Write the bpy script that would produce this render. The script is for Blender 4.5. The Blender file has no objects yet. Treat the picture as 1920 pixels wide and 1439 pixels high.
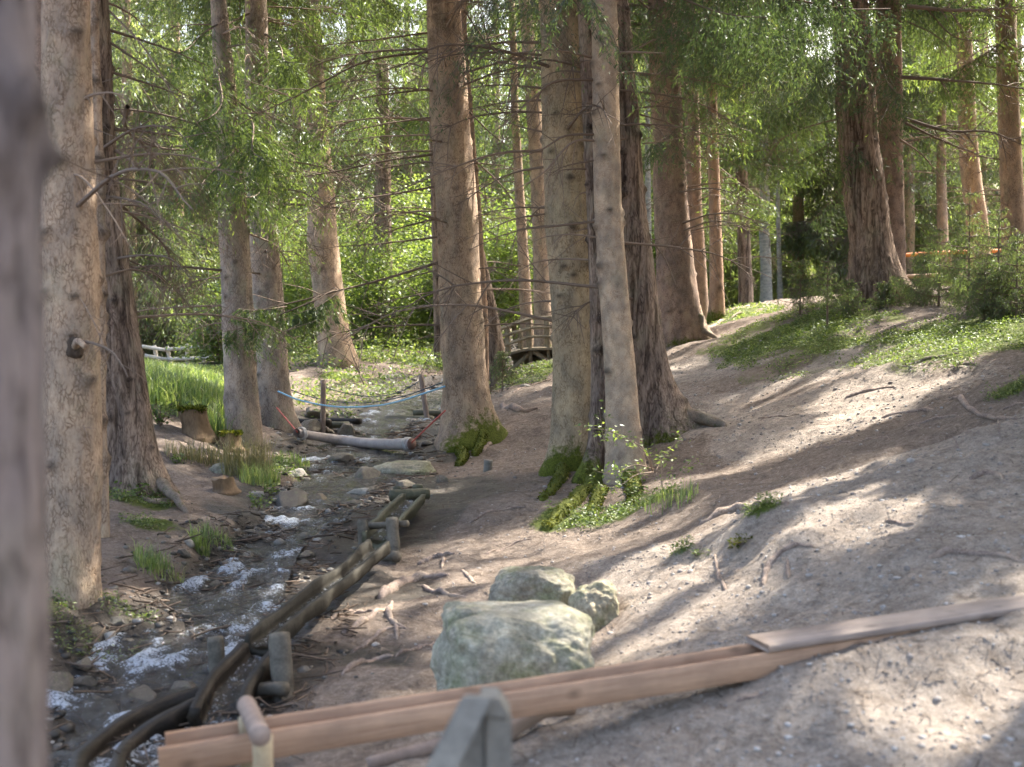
import bpy, bmesh, math, random
import numpy as np
from mathutils import Vector, Matrix

# ------------------------------------------------------------------ camera, world, sun
SC = bpy.context.scene
C = SC.collection
F = 2400.0                      # focal length in pixels of the 1920 x 1439 photograph
CZ = 1.9
PITCH = math.atan(121.0 / F)
cp, sp = math.cos(PITCH), math.sin(PITCH)

cam_d = bpy.data.cameras.new("camera")
cam_d.lens = 45.0
cam_d.sensor_width = 36.0
cam_d.clip_start = 0.05
cam_d.clip_end = 600.0
cam_d.dof.use_dof = True
cam_d.dof.focus_distance = 13.0
cam_d.dof.aperture_fstop = 2.5
cam = bpy.data.objects.new("camera", cam_d)
cam.location = (0, 0, CZ)
cam.rotation_euler = (math.pi / 2 - PITCH, 0, 0)
C.objects.link(cam)
SC.camera = cam

SUN_AZ, SUN_EL = math.radians(46), math.radians(47)
SUN = np.array([math.sin(SUN_AZ) * math.cos(SUN_EL), math.cos(SUN_AZ) * math.cos(SUN_EL), math.sin(SUN_EL)])
world = bpy.data.worlds.new("World")
SC.world = world
world.use_nodes = True
wn = world.node_tree
bg = wn.nodes["Background"]
sky = wn.nodes.new("ShaderNodeTexSky")
sky.sky_type = 'NISHITA'
sky.sun_disc = False
sky.sun_elevation = SUN_EL
sky.sun_rotation = SUN_AZ
sky.air_density = 1.0
sky.dust_density = 6.0
sky.ozone_density = 0.0
wn.links.new(sky.outputs[0], bg.inputs[0])
bg.inputs[1].default_value = 0.15
sun_d = bpy.data.lights.new("sun", 'SUN')
sun_d.energy = 3.4
sun_d.angle = math.radians(0.6)
sun_d.color = (1.0, 0.93, 0.82)
sun = bpy.data.objects.new("sun", sun_d)
sun.rotation_euler = Vector(SUN).to_track_quat('Z', 'Y').to_euler()
sun.location = (20, 20, 40)
C.objects.link(sun)

SC.view_settings.view_transform = 'Standard'
SC.view_settings.look = 'None'
SC.view_settings.gamma = 1.0
SC.view_settings.use_curve_mapping = False
SC.view_settings.exposure = 2.52
SC.render.engine = 'CYCLES'
cy = SC.cycles
cy.use_denoising = True
try:
    cy.denoiser = 'OPENIMAGEDENOISE'
    cy.denoising_input_passes = 'RGB_ALBEDO_NORMAL'
except Exception:
    pass
cy.max_bounces = 7
cy.diffuse_bounces = 4
cy.glossy_bounces = 2
cy.transmission_bounces = 4
cy.transparent_max_bounces = 6
cy.sample_clamp_indirect = 6.0
cy.caustics_reflective = False
cy.caustics_refractive = False

# ------------------------------------------------------------------ helpers
RNG = np.random.default_rng(11)
random.seed(5)


def at(px, py, Y):
    """World point at depth Y (metres ahead of the camera) seen at photograph pixel px, py."""
    u, v = (px - 960.0) / F, (719.5 - py) / F
    dy, dz = cp + v * sp, -sp + v * cp
    t = Y / dy
    return np.array([u * t, Y, CZ + dz * t])


def project(P):
    P = np.atleast_2d(P)
    x, y, z = P[:, 0], P[:, 1], P[:, 2] - CZ
    f = y * cp - z * sp
    up = y * sp + z * cp
    f = np.where(np.abs(f) < 1e-3, 1e-3, f)
    return 960 + F * x / f, 719.5 - F * up / f, f


def _hash(ix, iy, iz, seed):
    h = (ix.astype(np.int64) * 374761393 + iy.astype(np.int64) * 668265263 + iz.astype(np.int64) * 2147483647 + seed * 1274126177) & 0xffffffff
    h = ((h ^ (h >> 13)) * 1274126177) & 0xffffffff
    h = ((h ^ (h >> 16)) * 2246822519) & 0xffffffff
    return ((h ^ (h >> 15)) & 0xffffff) / float(0xffffff)


def vnoise(x, y, z=None, seed=0):
    x = np.asarray(x, float)
    y = np.asarray(y, float)
    z = np.zeros_like(x) if z is None else np.asarray(z, float)
    ix, iy, iz = np.floor(x), np.floor(y), np.floor(z)
    fx, fy, fz = x - ix, y - iy, z - iz
    fx, fy, fz = [t * t * (3 - 2 * t) for t in (fx, fy, fz)]
    r = 0
    for a in (0, 1):
        for b in (0, 1):
            for c in (0, 1):
                r = r + (fx if a else 1 - fx) * (fy if b else 1 - fy) * (fz if c else 1 - fz) * _hash(ix + a, iy + b, iz + c, seed)
    return r * 2 - 1


def fbm(x, y, z=None, seed=0, octv=3, gain=.5):
    r, a, f = 0, 1.0, 1.0
    for o in range(octv):
        r = r + a * vnoise(np.asarray(x) * f, np.asarray(y) * f, None if z is None else np.asarray(z) * f, seed + o * 17)
        a *= gain
        f *= 2.03
    return r


def sstep(a, b, x):
    t = np.clip((x - a) / (b - a), 0, 1)
    return t * t * (3 - 2 * t)


def unit(v):
    v = np.asarray(v, float)
    return v / np.maximum(np.linalg.norm(v, axis=-1, keepdims=True), 1e-9)


class MB:
    """Collects vertices and faces of one mesh."""

    def __init__(self):
        self.v, self.q, self.t, self.qm, self.tm, self.n = [], [], [], [], [], 0
        self.at = {}

    def add(self, V, Fc, mat=0, **attrs):
        V = np.asarray(V, float).reshape(-1, 3)
        Fc = np.asarray(Fc, int)
        if Fc.shape[1] == 4:
            self.q.append(Fc + self.n)
            self.qm.append(np.full(len(Fc), mat))
        else:
            self.t.append(Fc + self.n)
            self.tm.append(np.full(len(Fc), mat))
        for k in set(self.at) | set(attrs):
            l = self.at.setdefault(k, [])
            have = sum(len(a) for a in l)
            if have < self.n:
                l.append(np.zeros(self.n - have))
            val = attrs.get(k)
            if val is not None:
                l.append(np.broadcast_to(np.asarray(val, float), (len(V),)).copy())
        self.v.append(V)
        self.n += len(V)
        return self

    def build(self, name, mats, parent=None, smooth=True, loc=None):
        V = np.concatenate(self.v) if self.v else np.zeros((0, 3))
        if loc is not None:
            V = V - np.asarray(loc)
        Q = np.concatenate(self.q) if self.q else np.zeros((0, 4), int)
        T = np.concatenate(self.t) if self.t else np.zeros((0, 3), int)
        me = bpy.data.meshes.new(name)
        me.vertices.add(len(V))
        me.vertices.foreach_set("co", V.astype(np.float32).ravel())
        me.loops.add(Q.size + T.size)
        me.loops.foreach_set("vertex_index", np.concatenate([Q.ravel(), T.ravel()]).astype(np.int32))
        me.polygons.add(len(Q) + len(T))
        ls = np.concatenate([np.arange(len(Q)) * 4, Q.size + np.arange(len(T)) * 3]).astype(np.int32)
        me.polygons.foreach_set("loop_start", ls)
        try:
            me.polygons.foreach_set("loop_total", np.concatenate([np.full(len(Q), 4), np.full(len(T), 3)]).astype(np.int32))
        except Exception:
            pass
        mi = np.concatenate((self.qm if self.qm else []) + (self.tm if self.tm else [])) if (self.qm or self.tm) else np.zeros(0)
        me.polygons.foreach_set("material_index", mi.astype(np.int32))
        me.polygons.foreach_set("use_smooth", np.full(len(Q) + len(T), bool(smooth)))
        for m in (mats if isinstance(mats, (list, tuple)) else [mats]):
            me.materials.append(m)
        for k, l in self.at.items():
            a = np.concatenate(l)
            if len(a) < len(V):
                a = np.concatenate([a, np.zeros(len(V) - len(a))])
            at_ = me.attributes.new(k, 'FLOAT', 'POINT')
            at_.data.foreach_set("value", a.astype(np.float32))
        me.update(calc_edges=True)
        o = bpy.data.objects.new(name, me)
        C.objects.link(o)
        if parent is not None:
            o.parent = parent
        elif loc is not None:
            o.location = loc
        return o


def tag(o, label=None, cat=None, group=None, kind=None):
    if label:
        o['label'] = label
    if cat:
        o['category'] = cat
    if group:
        o['group'] = group
    if kind:
        o['kind'] = kind
    return o


def thing(name, label, cat, loc, group=None):
    o = bpy.data.objects.new(name, None)
    o.empty_display_size = .2
    o.location = loc
    C.objects.link(o)
    return tag(o, label, cat, group)


def frames(P):
    P = np.asarray(P, float)
    T = unit(np.gradient(P, axis=0))
    up = np.array([0, 0, 1.0])
    if np.mean(np.abs(T[:, 2])) > .8:
        up = np.array([0, 1.0, 0])
    S = unit(np.cross(T, up))
    U = np.cross(S, T)
    return T, S, U


def tube(P, R, seg=8, rough=0.0, seed=0, caps=True, flat=1.0):
    """Vertices and faces of a tube along P with radius R (array or number)."""
    P = np.asarray(P, float)
    n = len(P)
    R = np.broadcast_to(np.asarray(R, float), (n,))
    T, S, U = frames(P)
    th = np.arange(seg) * 2 * np.pi / seg
    RR = np.repeat(R[:, None], seg, 1)
    if rough:
        d = np.cumsum(np.r_[0, np.linalg.norm(np.diff(P, axis=0), axis=1)])
        sc = 1 / max(np.mean(R), 1e-3)
        RR = RR * (1 + rough * fbm(np.cos(th)[None, :] * 1.3 + 9 + 0 * d[:, None], np.sin(th)[None, :] * 1.3 + 0 * d[:, None], d[:, None] * sc * .45 + 0 * th[None, :], seed))
    V = P[:, None] + S[:, None] * (np.cos(th)[None, :] * RR)[..., None] + U[:, None] * (np.sin(th)[None, :] * RR * flat)[..., None]
    V = V.reshape(-1, 3)
    i = np.arange(n - 1)[:, None] * seg
    j = np.arange(seg)[None, :]
    k = (j + 1) % seg
    Fq = np.stack([i + j, i + k, i + seg + k, i + seg + j], -1).reshape(-1, 4)
    if caps:
        c0, c1 = len(V), len(V) + 1
        V = np.concatenate([V, P[:1], P[-1:]])
        j = np.arange(seg)
        k = (j + 1) % seg
        Ft = np.concatenate([np.stack([k, j, np.full(seg, c0)], -1), np.stack([(n - 1) * seg + j, (n - 1) * seg + k, np.full(seg, c1)], -1)])
        return V, Fq, Ft
    return V, Fq, None


def add_tube(mb, P, R, seg=8, rough=0.0, seed=0, mat=0, caps=True, flat=1.0, **attrs):
    V, Fq, Ft = tube(P, R, seg, rough, seed, caps, flat)
    n0 = mb.n
    mb.add(V, Fq, mat, **attrs)
    if Ft is not None:
        mb.t.append(Ft + n0)
        mb.tm.append(np.full(len(Ft), mat))
    return mb


def curve(pts, n):
    """Smooth Catmull-Rom through pts, n samples."""
    P = np.asarray(pts, float)
    if len(P) == 2:
        t = np.linspace(0, 1, n)[:, None]
        return P[0] * (1 - t) + P[1] * t
    d = np.r_[0, np.cumsum(np.linalg.norm(np.diff(P, axis=0), axis=1) ** .5 + 1e-9)]
    m = np.zeros_like(P)
    m[1:-1] = (P[2:] - P[:-2]) / (d[2:] - d[:-2])[:, None]
    m[0] = (P[1] - P[0]) / (d[1] - d[0])
    m[-1] = (P[-1] - P[-2]) / (d[-1] - d[-2])
    tt = np.linspace(0, d[-1], n)
    k = np.clip(np.searchsorted(d, tt, side='right') - 1, 0, len(P) - 2)
    h = (d[k + 1] - d[k])[:, None]
    t = ((tt - d[k])[:, None]) / h
    return (2 * t**3 - 3 * t**2 + 1) * P[k] + (t**3 - 2 * t**2 + t) * h * m[k] + (-2 * t**3 + 3 * t**2) * P[k + 1] + (t**3 - t**2) * h * m[k + 1]


_ICO = {}


def ico(sub):
    if sub not in _ICO:
        b = bmesh.new()
        bmesh.ops.create_icosphere(b, subdivisions=sub, radius=1.0)
        b.verts.ensure_lookup_table()
        V = np.array([v.co[:] for v in b.verts])
        Fc = np.array([[v.index for v in f.verts] for f in b.faces])
        b.free()
        _ICO[sub] = (V, Fc)
    return _ICO[sub]


def rock_verts(sub, dims, seed, boxy=.75, amp=.18, freq=1.4, fine=.04):
    V, Fc = ico(sub)
    V = V.copy()
    V = np.sign(V) * np.abs(V) ** boxy
    n = fbm(V[:, 0] * freq + seed * 3.1, V[:, 1] * freq + seed, V[:, 2] * freq, seed, 3)
    f = fbm(V[:, 0] * 6 + seed, V[:, 1] * 6, V[:, 2] * 6, seed + 5, 3)
    V = V * (1 + amp * n + fine * f)[:, None]
    return V * np.asarray(dims), Fc


# ------------------------------------------------------------------ materials
class NT:
    def __init__(self, name):
        self.m = bpy.data.materials.new(name)
        self.m.use_nodes = True
        self.t = self.m.node_tree
        self.bsdf = self.t.nodes["Principled BSDF"]
        self.out = self.t.nodes["Material Output"]

    def n(self, typ, **kw):
        nd = self.t.nodes.new(typ)
        for k, v in kw.items():
            setattr(nd, k, v)
        return nd

    def l(self, a, b):
        self.t.links.new(a, b)

    def coord(self, scale=(1, 1, 1), kind='Object'):
        tc = self.n("ShaderNodeTexCoord")
        mp = self.n("ShaderNodeMapping")
        mp.inputs['Scale'].default_value = scale
        self.l(tc.outputs[kind], mp.inputs['Vector'])
        return mp.outputs[0]

    def noise(self, vec, scale, detail=4, rough=.55, dist=0):
        nd = self.n("ShaderNodeTexNoise")
        nd.inputs['Scale'].default_value = scale
        nd.inputs['Detail'].default_value = detail
        nd.inputs['Roughness'].default_value = rough
        nd.inputs['Distortion'].default_value = dist
        self.l(vec, nd.inputs['Vector'])
        return nd.outputs['Fac']

    def voro(self, vec, scale, feature='F1', rnd=1.0):
        nd = self.n("ShaderNodeTexVoronoi", feature=feature)
        nd.inputs['Scale'].default_value = scale
        nd.inputs['Randomness'].default_value = rnd
        self.l(vec, nd.inputs['Vector'])
        return nd.outputs['Distance']

    def ramp(self, fac, stops):
        nd = self.n("ShaderNodeValToRGB")
        e = nd.color_ramp.elements
        while len(e) < len(stops):
            e.new(.5)
        for el, (p, c) in zip(e, stops):
            el.position = p
            el.color = (*c, 1) if len(c) == 3 else c
        self.l(fac, nd.inputs['Fac'])
        return nd.outputs['Color']

    def math(self, op, a, b=None, clamp=False):
        nd = self.n("ShaderNodeMath", operation=op, use_clamp=clamp)
        for i, x in enumerate((a, b)):
            if x is None:
                continue
            if isinstance(x, (int, float)):
                nd.inputs[i].default_value = x
            else:
                self.l(x, nd.inputs[i])
        return nd.outputs[0]

    def mix(self, fac, a, b, blend='MIX'):
        nd = self.n("ShaderNodeMix", data_type='RGBA', blend_type=blend)
        for i, x in ((0, fac), (6, a), (7, b)):
            if isinstance(x, (int, float)):
                nd.inputs[i].default_value = x
            elif isinstance(x, tuple):
                nd.inputs[i].default_value = (*x, 1)
            else:
                self.l(x, nd.inputs[i])
        return nd.outputs[2]

    def attr(self, name):
        nd = self.n("ShaderNodeAttribute", attribute_name=name)
        return nd.outputs['Fac']

    def objrand(self):
        return self.n("ShaderNodeObjectInfo").outputs['Random']

    def bump(self, h, strength=.5, dist=.02, prev=None):
        nd = self.n("ShaderNodeBump")
        nd.inputs['Strength'].default_value = strength
        nd.inputs['Distance'].default_value = dist
        self.l(h, nd.inputs['Height'])
        if prev is not None:
            self.l(prev, nd.inputs['Normal'])
        return nd.outputs[0]

    def done(self, col=None, rough=.85, normal=None, spec=.3):
        b = self.bsdf
        if col is not None:
            if isinstance(col, tuple):
                b.inputs['Base Color'].default_value = (*col, 1)
            else:
                self.l(col, b.inputs['Base Color'])
        if isinstance(rough, (int, float)):
            b.inputs['Roughness'].default_value = rough
        else:
            self.l(rough, b.inputs['Roughness'])
        b.inputs['Specular IOR Level'].default_value = spec
        if normal is not None:
            self.l(normal, b.inputs['Normal'])
        return self.m


def bark_mat(name, dark, mid, light, scale=38, stretch=.4, furrow=.0, lichen=(.30, .33, .20), lich=.25, cellw=.36, warp_amt=.13):
    k = NT(name)
    v = k.coord((1, 1, stretch))
    w = k.noise(v, 6, 3, .6)
    vv = k.n("ShaderNodeVectorMath", operation='ADD')
    sc = k.n("ShaderNodeVectorMath", operation='SCALE')
    nz = k.n("ShaderNodeTexNoise")
    nz.inputs['Scale'].default_value = 9
    nz.inputs['Detail'].default_value = 3
    k.l(v, nz.inputs['Vector'])
    k.l(nz.outputs['Color'], sc.inputs[0])
    sc.inputs['Scale'].default_value = warp_amt
    k.l(v, vv.inputs[0])
    k.l(sc.outputs[0], vv.inputs[1])
    e = k.voro(vv.outputs[0], scale, 'DISTANCE_TO_EDGE')
    cell = k.math('MAXIMUM', k.math('MULTIPLY', e, 5.5, True), k.math('MULTIPLY', k.math('SUBTRACT', k.noise(v, 17, 4, .7), .36), 4.2, True))
    fine = k.noise(v, scale * 1.7, 6, .75)
    h = k.math('ADD', k.math('MULTIPLY', cell, cellw), k.math('MULTIPLY', fine, 1.12 - cellw))
    col = k.ramp(h, [(.22, dark), (.50, mid), (.78, light)])  # dark cracks put relief shading into the colour, where bump barely shows
    big = k.ramp(w, [(.35, (.66, .66, .68)), (.65, (1.2, 1.13, 1.05))])
    col = k.mix(1.0, col, big, 'MULTIPLY')
    ln = k.noise(k.coord((1, 1, .6)), 3.2, 6, .7)
    lm = k.math('MULTIPLY', k.math('SUBTRACT', ln, .5), 5, True)
    col = k.mix(k.math('MULTIPLY', lm, lich), col, lichen)
    kn = k.attr('knot')
    col = k.mix(k.math('MULTIPLY', kn, .85, True), col, (.035, .025, .02))
    mo = k.attr('moss')
    mn = k.noise(k.coord(), 14, 5, .7)
    mk_ = k.math('MULTIPLY', k.math('SUBTRACT', k.math('ADD', mo, k.math('MULTIPLY', mn, 1.7)), 1.25), 3, True)
    mcol = k.ramp(k.noise(k.coord(), 60, 4, .7), [(.3, (.04, .054, .008)), (.7, (.15, .165, .022))])
    col = k.mix(mk_, col, mcol)
    nb = k.bump(h, .9, .012)
    if furrow:
        f2 = k.noise(k.coord((1, 1, .12)), 13, 4, .6, 1.2)
        nb = k.bump(f2, .8, furrow, nb)
        col = k.mix(1.0, col, k.ramp(f2, [(.36, (.35, .32, .3)), (.56, (1.1, 1.1, 1.1))]), 'MULTIPLY')
    return k.done(col, .9, nb, .25)


def leaf_mat(name, dark, mid, light, trans=(1.5, 1.6, .8), tw=.45, spec=.25):
    k = NT(name)
    t = k.attr('tint')
    r = k.objrand()
    f = k.math('ADD', t, k.math('MULTIPLY', k.math('SUBTRACT', r, .5), .22))
    col = k.ramp(f, [(.0, dark), (.5, mid), (1.0, light)])
    k.t.nodes.remove(k.bsdf)
    d = k.n("ShaderNodeBsdfDiffuse")
    tr = k.n("ShaderNodeBsdfTranslucent")
    gl = k.n("ShaderNodeBsdfGlossy")
    gl.inputs['Roughness'].default_value = .45
    gl.inputs['Color'].default_value = (.9, .95, .9, 1)
    k.l(col, d.inputs['Color'])
    k.l(k.mix(1.0, col, trans, 'MULTIPLY'), tr.inputs['Color'])
    m1 = k.n("ShaderNodeMixShader")
    m1.inputs[0].default_value = tw
    k.l(d.outputs[0], m1.inputs[1])
    k.l(tr.outputs[0], m1.inputs[2])
    m2 = k.n("ShaderNodeMixShader")
    m2.inputs[0].default_value = .05 * spec / .25
    k.l(m1.outputs[0], m2.inputs[1])
    k.l(gl.outputs[0], m2.inputs[2])
    k.l(m2.outputs[0], k.out.inputs['Surface'])
    return k.m


def wood_mat(name, dark, light, scale=22, along=(1, 1, 1), wet=.0, rough=.75, knots=True, spec=.35):
    """Wood with grain along local Z-less axis: pass the coordinate stretch in along."""
    k = NT(name)
    v = k.coord(along)
    g = k.noise(v, scale, 6, .65, .6)
    g2 = k.noise(v, scale * 4, 4, .6)
    h = k.math('ADD', k.math('MULTIPLY', g, .7), k.math('MULTIPLY', g2, .3))
    col = k.ramp(h, [(.3, dark), (.7, light)])
    if knots:
        kv = k.voro(k.coord(tuple(1 + .5 * (a > .5) for a in along)), 5.5)
        km = k.math('SUBTRACT', 1.0, k.math('MULTIPLY', kv, 4.6, True), True)
        col = k.mix(k.math('MULTIPLY', km, .75), col, tuple(x * .35 for x in dark))
    bl = k.noise(k.coord(), 4, 4, .6)
    col = k.mix(1.0, col, k.ramp(bl, [(.3, (.7, .7, .72)), (.7, (1.12, 1.1, 1.08))]), 'MULTIPLY')
    return k.done(col, rough, k.bump(h, .6, .008), spec)


def rock_mat(name, dark, mid, light, moss=.4, wet=0.0):
    k = NT(name)
    v = k.coord()
    r = k.objrand()
    n1 = k.noise(v, 5, 6, .7)
    n2 = k.noise(v, 38, 5, .7)
    h = k.math('ADD', k.math('MULTIPLY', n1, .55), k.math('MULTIPLY', n2, .45))
    col = k.ramp(h, [(.3, dark), (.5, mid), (.68, light)])
    col = k.mix(1.0, col, k.ramp(r, [(0, (.75, .72, .7)), (.5, (1, .97, .92)), (1, (1.1, 1.0, .86))]), 'MULTIPLY')
    if moss:
        ml = k.noise(v, 3.0, 6, .75)
        mm = k.math('MULTIPLY', k.math('SUBTRACT', ml, .58 - moss * .2), 6, True)
        col = k.mix(k.math('MULTIPLY', mm, .75), col, k.ramp(n2, [(.35, (.08, .095, .035)), (.65, (.20, .215, .10))]))
    return k.done(col, .9 - .62 * wet, k.bump(h, .75, .02), .3 + .3 * wet)


M = {}
M['bark'] = bark_mat('spruce_bark', (.085, .056, .040), (.28, .20, .140), (.46, .355, .265), scale=44, stretch=.5)
M['bark_darkgrey'] = bark_mat('dark_grey_bark', (.04, .032, .032), (.115, .098, .096), (.19, .165, .162), scale=20, stretch=.3, lich=.1)  # darker grey bark of the trunk closest to the camera
M['bark_yellow'] = bark_mat('yellowish_bark', (.09, .065, .04), (.285, .217, .135), (.45, .365, .25), scale=48, stretch=.5)
M['bark_grey'] = bark_mat('grey_bark', (.10, .075, .06), (.25, .195, .155), (.40, .335, .28), lich=.45, scale=44, stretch=.45)
M['bark_red'] = bark_mat('reddish_bark', (.085, .05, .037), (.225, .156, .12), (.37, .275, .22), scale=60, stretch=.6)
M['bark_pale'] = bark_mat('pale_smooth_bark', (.17, .115, .08), (.41, .305, .22), (.52, .42, .32), scale=70, stretch=.8, lich=.2)
M['bark_orange'] = bark_mat('orange_bark', (.13, .075, .05), (.30, .195, .135), (.42, .30, .22), scale=60)
M['bark_larch'] = bark_mat('larch_bark', (.06, .038, .028), (.20, .14, .105), (.36, .27, .21), scale=26, stretch=.22, furrow=.05)
M['bark_dark'] = bark_mat('dark_furrowed_bark', (.07, .05, .04), (.17, .125, .1), (.30, .235, .19), scale=40, stretch=.25, furrow=.015, cellw=.4)
M['bark_birch'] = bark_mat('white_bark', (.16, .16, .155), (.33, .33, .325), (.42, .42, .41), scale=30, stretch=2.5, lich=.1)
M['twig'] = NT('twig_bark').done((.17, .125, .095), .85)
M['twig_dead'] = NT('dead_twig').done((.25, .185, .14), .85)
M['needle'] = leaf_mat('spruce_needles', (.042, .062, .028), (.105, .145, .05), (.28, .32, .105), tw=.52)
M['needle_back'] = leaf_mat('needles_lightened_for_sun', (.05, .07, .038), (.125, .158, .07), (.29, .32, .14), tw=.58)  # lighter copy of the needles, backlight brightened into the colour
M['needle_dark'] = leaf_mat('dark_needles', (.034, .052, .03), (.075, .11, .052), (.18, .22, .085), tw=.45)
M['needle_brown'] = leaf_mat('bare_twig_sprays', (.12, .08, .055), (.22, .155, .11), (.33, .25, .18), (1, 1, 1), .15, .1)
M['leaf'] = leaf_mat('broad_leaves', (.055, .088, .024), (.14, .188, .058), (.30, .345, .115), tw=.55)
M['herb'] = leaf_mat('herb_leaves', (.05, .08, .022), (.11, .155, .04), (.23, .27, .09), tw=.45)
M['grass'] = leaf_mat('grass_blades', (.08, .13, .04), (.17, .23, .075), (.33, .35, .16), tw=.5)
M['dry'] = leaf_mat('dry_grass_blades', (.15, .14, .05), (.27, .24, .1), (.40, .34, .18), (1.1, 1.05, .8), .4)
M['mossleaf'] = leaf_mat('moss_tufts', (.036, .046, .008), (.10, .112, .016), (.20, .20, .035), (1.2, 1.2, .6), .25, .05)
# ------------------------------------------------------------------ the ground
# measured points of the terrain: photograph pixel, depth, kind (g gravel path, l needle litter, w wet stream bed, m grass and moss)
GP = [
    (1900, 1430, 4.2, 'g'), (1400, 1430, 4.2, 'g'), (1000, 1430, 4.3, 'g'), (700, 1430, 4.6, 'l'), (1900, 1150, 5.2, 'g'),
    (1600, 1180, 5.3, 'g'), (1300, 1225, 5.6, 'g'), (1900, 900, 7, 'g'), (1600, 950, 7, 'g'), (1450, 980, 7.2, 'g'),
    (1250, 1060, 7.4, 'g'), (1110, 1150, 7.0, 'l'), (900, 1285, 6.0, 'l'), (600, 1300, 6, 'l'), (700, 1150, 7.6, 'l'),
    (850, 1050, 9, 'l'), (950, 950, 10.5, 'l'), (800, 1000, 10.3, 'w'), (760, 900, 13, 'w'), (900, 885, 13.8, 'l'),
    (915, 870, 14.3, 'l'), (980, 780, 16, 'l'), (960, 740, 18.5, 'l'), (1040, 700, 20, 'l'), (1000, 690, 22, 'm'),
    (985, 688, 25, 'm'), (1050, 665, 25, 'l'), (1340, 795, 12.5, 'g'), (1250, 835, 12.2, 'l'), (1130, 935, 11, 'l'),
    (1020, 1005, 9.8, 'l'), (1150, 1000, 9.3, 'l'), (1300, 950, 9.3, 'l'), (1450, 800, 12, 'g'), (1600, 780, 11.5, 'g'),
    (1800, 760, 10.5, 'l'), (1915, 700, 10, 'm'), (1500, 720, 15, 'g'), (1350, 700, 17, 'g'), (1300, 640, 20, 'l'),
    (1420, 680, 16, 'm'), (1550, 600, 18, 'm'), (1630, 557, 19.5, 'l'), (1750, 600, 16, 'l'), (1700, 660, 14, 'l'),
    (1850, 650, 13, 'm'), (1915, 600, 14, 'm'), (1900, 565, 18, 'm'), (1500, 568, 24, 'l'), (1400, 572, 25, 'l'),
    (1230, 640, 22, 'l'), (1700, 548, 24, 'l'), (1250, 612, 32, 'm'), (1450, 566, 34, 'm'),
    (100, 1180, 6.8, 'm'), (200, 1160, 7.3, 'l'), (120, 1110, 7.6, 'l'), (190, 1000, 9, 'l'), (300, 1090, 8.3, 'l'),
    (280, 940, 10.8, 'l'), (400, 905, 12.3, 'l'), (330, 830, 13.5, 'l'), (380, 750, 16, 'm'), (330, 700, 20, 'm'),
    (340, 684, 27, 'm'), (340, 680, 34, 'm'), (440, 832, 15, 'l'), (520, 812, 17, 'l'), (560, 750, 21, 'l'), (650, 700, 23, 'm'),
    (760, 690, 24, 'l'), (640, 640, 30, 'm'), (760, 640, 30, 'm'), (870, 640, 30, 'm'), (520, 872, 14.4, 'l'),
    (150, 1400, 5.6, 'w'), (250, 1290, 6.4, 'w'), (380, 1170, 7.4, 'w'), (430, 1080, 8.6, 'w'), (560, 990, 10.4, 'w'),
    (620, 920, 12.2, 'w'), (650, 860, 14.5, 'w'), (700, 800, 18, 'w'), (800, 770, 19.5, 'w'), (880, 730, 22.5, 'w'), (955, 688, 27, 'w'),
    (550, 1120, 8.4, 'w'), (480, 1260, 6.6, 'w'), (200, 1230, 6.8, 'w'), (1400, 1303, 4.62, 'g'), (1500, 1266, 4.70, 'g'), (1600, 1228, 4.80, 'g'), (1750, 1190, 4.93, 'g'), (1900, 1163, 5.05, 'g'), (1600, 1192, 5.0, 'g'), (640, 830, 16, 'w'), (720, 840, 15.8, 'w'), (250, 1439, 5.2, 'w'), (400, 1400, 5.3, 'w'),
]
GW = [  # outside the picture, world x, y, height relative to the camera
    (0, -3, -1.6, 'g'), (0, 0, -1.6, 'g'), (4, 0, -1.4, 'g'), (-3, 1, -1.95, 'l'), (-3, 4, -1.8, 'w'), (3.2, 3, -1.25, 'g'), (5, 6, -.65, 'l'), (8, 10, .1, 'm'),
    (10, 15, .6, 'm'), (14, 20, .9, 'm'), (14, 34, .7, 'm'), (6, 42, .3, 'm'), (25, 50, .8, 'm'), (-18, 45, -1.3, 'm'), (-10, 22, -1.0, 'm'),
    (-8, 11, -1.2, 'm'), (-5, 6, -1.5, 'l'), (-4, 8, -1.45, 'l'), (0, 60, -.4, 'm'), (0, 45, -.6, 'm'), (-25, 62, -.8, 'm'), (22, 66, .7, 'm'), (-28, 20, -1, 'm'),
    (26, 10, 1.2, 'm'), (26, -3, 0.6, 'm'), (-26, -3, -1.6, 'm'), (-6, 30, -1.05, 'm'), (-3, 36, -.9, 'm'), (4, 36, -.3, 'm'), (10, 28, .6, 'm'),
]
cpts = [(*at(a, b, c), k) for a, b, c, k in GP] + [(x, y, z + CZ, k) for x, y, z, k in GW]
GX = np.array([[p[0], p[1]] for p in cpts])
GZ = np.array([p[2] for p in cpts])
GK = [p[3] for p in cpts]


def warp(x, y):
    y = np.maximum(np.asarray(y, float), -8)
    return np.stack([np.asarray(x, float) / (1 + np.maximum(y, 0) / 12), 12 * np.log(1 + y / 12)], -1)


GXW = warp(GX[:, 0], GX[:, 1])


def _tps(r2):
    return .5 * r2 * np.log(r2 + 1e-9)


_n = len(GXW)
_K = _tps(((GXW[:, None] - GXW[None]) ** 2).sum(-1)) + np.eye(_n) * .06
_P = np.c_[np.ones(_n), GXW]
_A = np.zeros((_n + 3, _n + 3))
_A[:_n, :_n] = _K
_A[:_n, _n:] = _P
_A[_n:, :_n] = _P.T
_W = np.linalg.solve(_A, np.r_[GZ, 0, 0, 0])


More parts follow.
